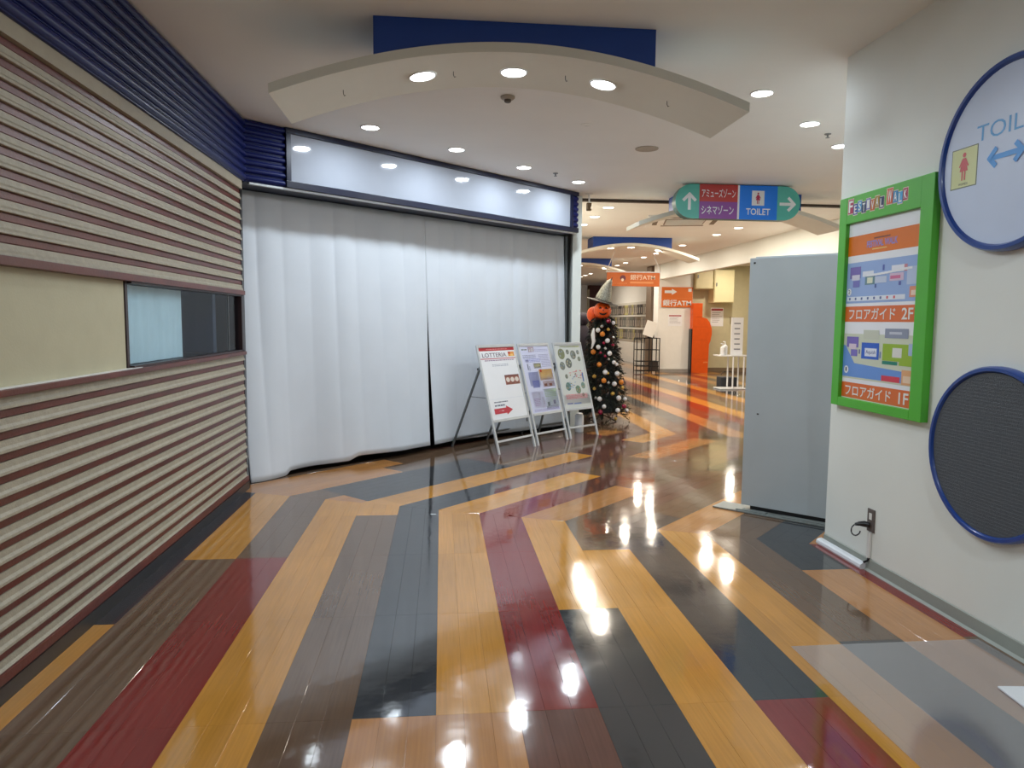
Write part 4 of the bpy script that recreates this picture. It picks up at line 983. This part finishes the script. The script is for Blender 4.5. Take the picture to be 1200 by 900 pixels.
# ------------------------------------------------------------------ far hall
hs = thing('hanging_bank_sign', 'orange bank ATM sign hanging on two white cords in the far hall', 'sign', (4.65,17.0,2.35))
mb = MB(); mb.box((-0.655,0,0.005),(0.655,0.03,0.335), orange_m, 0.004); b = mb.build('board', hs)
mb = MB(); mb.text('銀行ATM',-0.08,0.16,0.54,0.29,-0.002,mat('sign_cream',srgb(240,214,190),0.4,0),0.012); mb.rect(-0.08,0.075,0.5,0.12,-0.002,mat('sign_soft',srgb(228,150,90),0.4,0)); mb.text('CASH CORNER',-0.6,0.06,-0.15,0.09,-0.002,MATS['sign_soft'])
mb.disc(-0.26,0.20,0.07,-0.002,mat('print_110_40_60',srgb(110,40,60),0.4,0),20); mb.disc(-0.27,0.16,0.035,-0.003,MATS['sign_cream'],16); mb.build('print', b)
mb = MB(); mb.box((-0.68,0,0.336),(0.68,0.03,0.362), whiteg, 0.003); mb.build('top_bar', hs)
for sgn in (-1,1):
    mb = MB(); mb.tube([(sgn*0.665,0.015,0.36),(sgn*0.47,0.015,0.848)], 0.011, whiteg, 6); mb.build('cord', hs)
as_ = thing('column_bank_sign', 'orange bank ATM sign with white arrow on the white column', 'sign', (6.50,20.595,1.93))
mb = MB(); mb.box((0,-0.03,0),(0.94,0,0.60), orange_m, 0.003); b = mb.build('board', as_)
mb = MB(); mb.text('銀行ATM',0.03,0.04,0.90,0.23,-0.032,whiteg,0.02)
mb.quad([(0.08,-0.032,0.42),(0.30,-0.032,0.42),(0.30,-0.032,0.37),(0.46,-0.032,0.46),(0.30,-0.032,0.55),(0.30,-0.032,0.50),(0.08,-0.032,0.50)], whiteg)
mb.rect(0.80,0.47,0.90,0.56,-0.032,whiteg); mb.rect(0.02,0.27,0.92,0.275,-0.032,mat('sign_soft',(0,0,0))); mb.build('print', b)
def notice(x, y, z, w_, h_, label, s=1):
    t = thing('paper_notice', label, 'notice', (x,y,z))
    mb = MB(); mb.box((0,-0.006,0),(w_,-0.001,h_), paper_m)
    mb.rect(0.05*w_,0.84*h_,0.95*w_,0.95*h_,-0.0075,pm((170,60,70)))
    for i in range(6): mb.rect(0.1*w_,h_*(0.72-0.1*i),w_*rnd.uniform(.6,.92),h_*(0.745-0.1*i),-0.0075,pm((160,160,166)))
    mb.build('sheet', t)
notice(6.72,20.6,1.38,0.42,0.34, 'white paper notice with red heading on the white column')
notice(8.14,20.9,1.38,0.40,0.56, 'tall notice with red heading on the cream alcove wall')
# orange cash machine
atm = thing('cash_machine', 'orange bank cash machine standing right of the white column', 'cash machine', (7.66,20.38,0), 0)
mb = MB(); pf = [(-0.26,0.0),(0.24,0.0),(0.26,0.85),(0.30,0.95),(0.335,1.15),(0.33,1.30),(0.27,1.48),(0.18,1.60),(0.05,1.64),(-0.26,1.64)]
mb.prism(pf[::-1], 'y', 0, 0.5, orange2); mb.build('body', atm)
mb = MB(); mb.box((-0.26,0.0,1.641),(0.03,0.5,2.06), orange2, 0.01); mb.build('top_tower', atm)
for z_ in (0.40,0.97,1.36):
    mb = MB(); mb.rect(-0.24,z_,0.2,z_+0.005,-0.002,pm((170,60,10))); mb.build('seam', atm)
mb = MB(); mb.text('ATM',0.10,0.29,0.22,0.33,-0.002,mat('print_230_160_90',srgb(240,190,130),0.4,0)); mb.build('lettering', atm)
mb = MB(); mb.box((-0.30,0.0,0),(-0.265,0.2,1.3), black_m); mb.build('gap_shade', atm)  # solid black strip in place of the shaded gap beside the machine
# wall boxes
for (x,z0,w_,h_,lab,ma) in ((7.48,2.48,0.54,0.62,'beige wall box above the cash machine',mat('box_beige',srgb(206,196,156),0.5,0.03)),(8.05,2.08,0.62,0.97,'bright cream electrical cabinet high on the alcove wall',mat('box_cream',srgb(232,224,180),0.45,0.02))):
    t = thing('wall_cabinet', lab, 'cabinet', (x,20.45,z0))
    mb = MB(); mb.box((0,0.02,0),(w_,0.44,h_), ma, 0.01); mb.build('body', t)
    mb = MB(); mb.box((0.02,0,0.02),(w_-0.02,0.019,h_-0.02), ma, 0.004); d = mb.build('door', t)
    mb = MB(); mb.box((0.05,-0.02,h_*0.5),(0.08,-0.001,h_*0.5+0.1), greym); mb.build('handle', d)
ip = thing('intercom_plate', 'small grey plate on the cream alcove wall', 'wall plate', (8.75,20.899,1.45))
mb = MB(); mb.box((0,-0.03,0),(0.14,-0.001,0.22), mat('plate_grey',srgb(170,160,130),0.5), 0.004); mb.build('plate', ip)
# sanitizer stand
st = thing('sanitizer_stand', 'white metal stand with a tall printed sign beside the grey partition', 'stand', (6.45,15.4,0))
for nm,a,b in (('table_top',(-0.28,-0.18,0.745),(0.42,0.2,0.77)),('base_plate',(-0.25,-0.2,0.005),(0.42,0.22,0.03))):
    mb = MB(); mb.box(a,b,whiteg,0.004); mb.build(nm, st)
for x,y in ((0.05,-0.15),(0.05,0.15),(0.30,-0.15),(0.30,0.15)):
    mb = MB(); mb.tube([(x,y,0.031),(x,y,0.744)], 0.018, whiteg, 10); mb.build('post', st)
sg = thing('sign_sheet', 'tall white printed sign sheet upright on the white stand', 'sign', (6.45,15.35,0.771))
mb = MB(); mb.box((0.02,0,0),(0.30,0.02,0.84), paper_m, 0.003); b = mb.build('sheet', sg)
mb = MB()
for i in range(6): mb.rect(0.08+rnd.uniform(0,.03),0.12+0.115*i,0.22+rnd.uniform(0,.04),0.145+0.115*i,-0.002,pm((120,124,136)))
mb.build('print', b)
for (x,y,h,lab) in ((6.28,15.33,0.24,'white pump bottle at the front of the white stand'),(6.38,15.45,0.28,'taller white pump bottle beside the printed sign')):
    t = thing('pump_bottle', lab, 'bottle', (x,y,0.771))
    mb = MB(); mb.lathe([(0.05,0),(0.055,0.01),(0.055,h*0.7),(0.02,h*0.82),(0.018,h*0.9),(0.002,h*0.9)], whiteg, 16); mb.build('body', t, smooth=True)
    mb = MB(); mb.tube([(0,0,h*0.9),(0,0,h*1.05),(-0.05,0,h*1.05)], 0.012, whiteg, 8); mb.build('pump', t)
bg = thing('dark_bin', 'small dark container on the floor behind the white stand', 'bin', (6.72,16.1,0))
mb = MB(); mb.box((-0.2,-0.15,0),(0.2,0.15,0.22), mat('bin_dark',srgb(50,56,66),0.5), 0.02); mb.build('body', bg)
mb = MB(); mb.tube([(-0.16,0,0.26),(-0.1,0,0.34),(0.1,0,0.34),(0.16,0,0.26)], 0.01, black_m, 6); mb.build('handle', bg)
# wire rack
rk = thing('wire_rack', 'black wire rack in front of the brown pillar', 'rack', (6.03,20.4,0))
for x in (-0.34,-0.12,0.12,0.34):
    for y in (-0.15,0.15):
        mb = MB(); mb.box((x-0.012,y-0.012,0.001),(x+0.012,y+0.012,1.03), black_m); mb.build('post', rk)
for z in (0.06,0.20,0.34,0.68,1.02):
    mb = MB()
    for y in (-0.15,0.15): mb.box((-0.34,y-0.008,z-0.01),(0.34,y+0.008,z+0.01), black_m)
    for x in (-0.34,-0.2,0,0.2,0.34): mb.box((x-0.005,-0.15,z-0.008),(x+0.005,0.15,z+0.008), black_m)
    mb.build('shelf', rk)
mb = MB(); mb.box((0.13,-0.1,0.071),(0.33,0.12,0.33), mat('rack_box',srgb(60,54,52),0.6)); tag(mb.build('dark_box', None, (6.03,20.4,0)), 'dark box on the bottom shelf of the wire rack', 'box')
ea = thing('display_card', 'pale leaning display card on top of the wire rack', 'card', (6.03,20.4,1.032))
mb = MB(); mb.M = Matrix.Rotation(math.radians(18),4,'Y'); mb.box((-0.16,-0.02,0.05),(0.16,-0.005,0.50), white_m); mb.build('card', ea)
mb = MB(); mb.prism([(0.02,0.0),(0.22,0.0),(0.20,0.2),(0.13,0.34)], 'y', 0.0, 0.06, black_m); mb.build('prop', ea)
# gallery of portraits along the white wall
pb = thing('photo_board', 'long wall display of small portrait prints in three rows', 'photo display', (7.0,23.1,0.8), RZ)
gw = 6.2
mb = MB(); mb.box((-gw,-0.03,0),(0,-0.001,1.40), mat('display_grey',srgb(206,204,196),0.5)); mb.build('backing', pb)
pr_ = random.Random(5); pcs = [(96,92,88),(140,134,128),(70,66,64),(170,164,150),(120,104,84),(190,184,120),(110,116,110)]
pms = []
for c in pcs:
    mb = MB(); mb.box((0,0,0),(0.20,0.012,0.36), pm(c)); mb.rect(0.03,0.05,0.10,0.25,-0.002,pm((206,196,186))); mb.rect(0.12,0.08,0.17,0.30,-0.002,pm((60,58,60))); o = mb.build('portrait', pb, (-gw+0.05,-0.045,0.05)); pms.append(o.data)
for r_ in range(3):
    for i in range(25):
        if r_ == 0 and i == 0: continue
        inst(pr_.choice(pms), 'portrait', pb, (-gw+0.05+i*0.245, -0.045, 0.05+r_*0.45))
for r_ in range(2):
    mb = MB(); mb.box((-gw,-0.07,0.435+r_*0.45),(0,-0.031,0.455+r_*0.45), white_m); mb.build('ledge', pb)
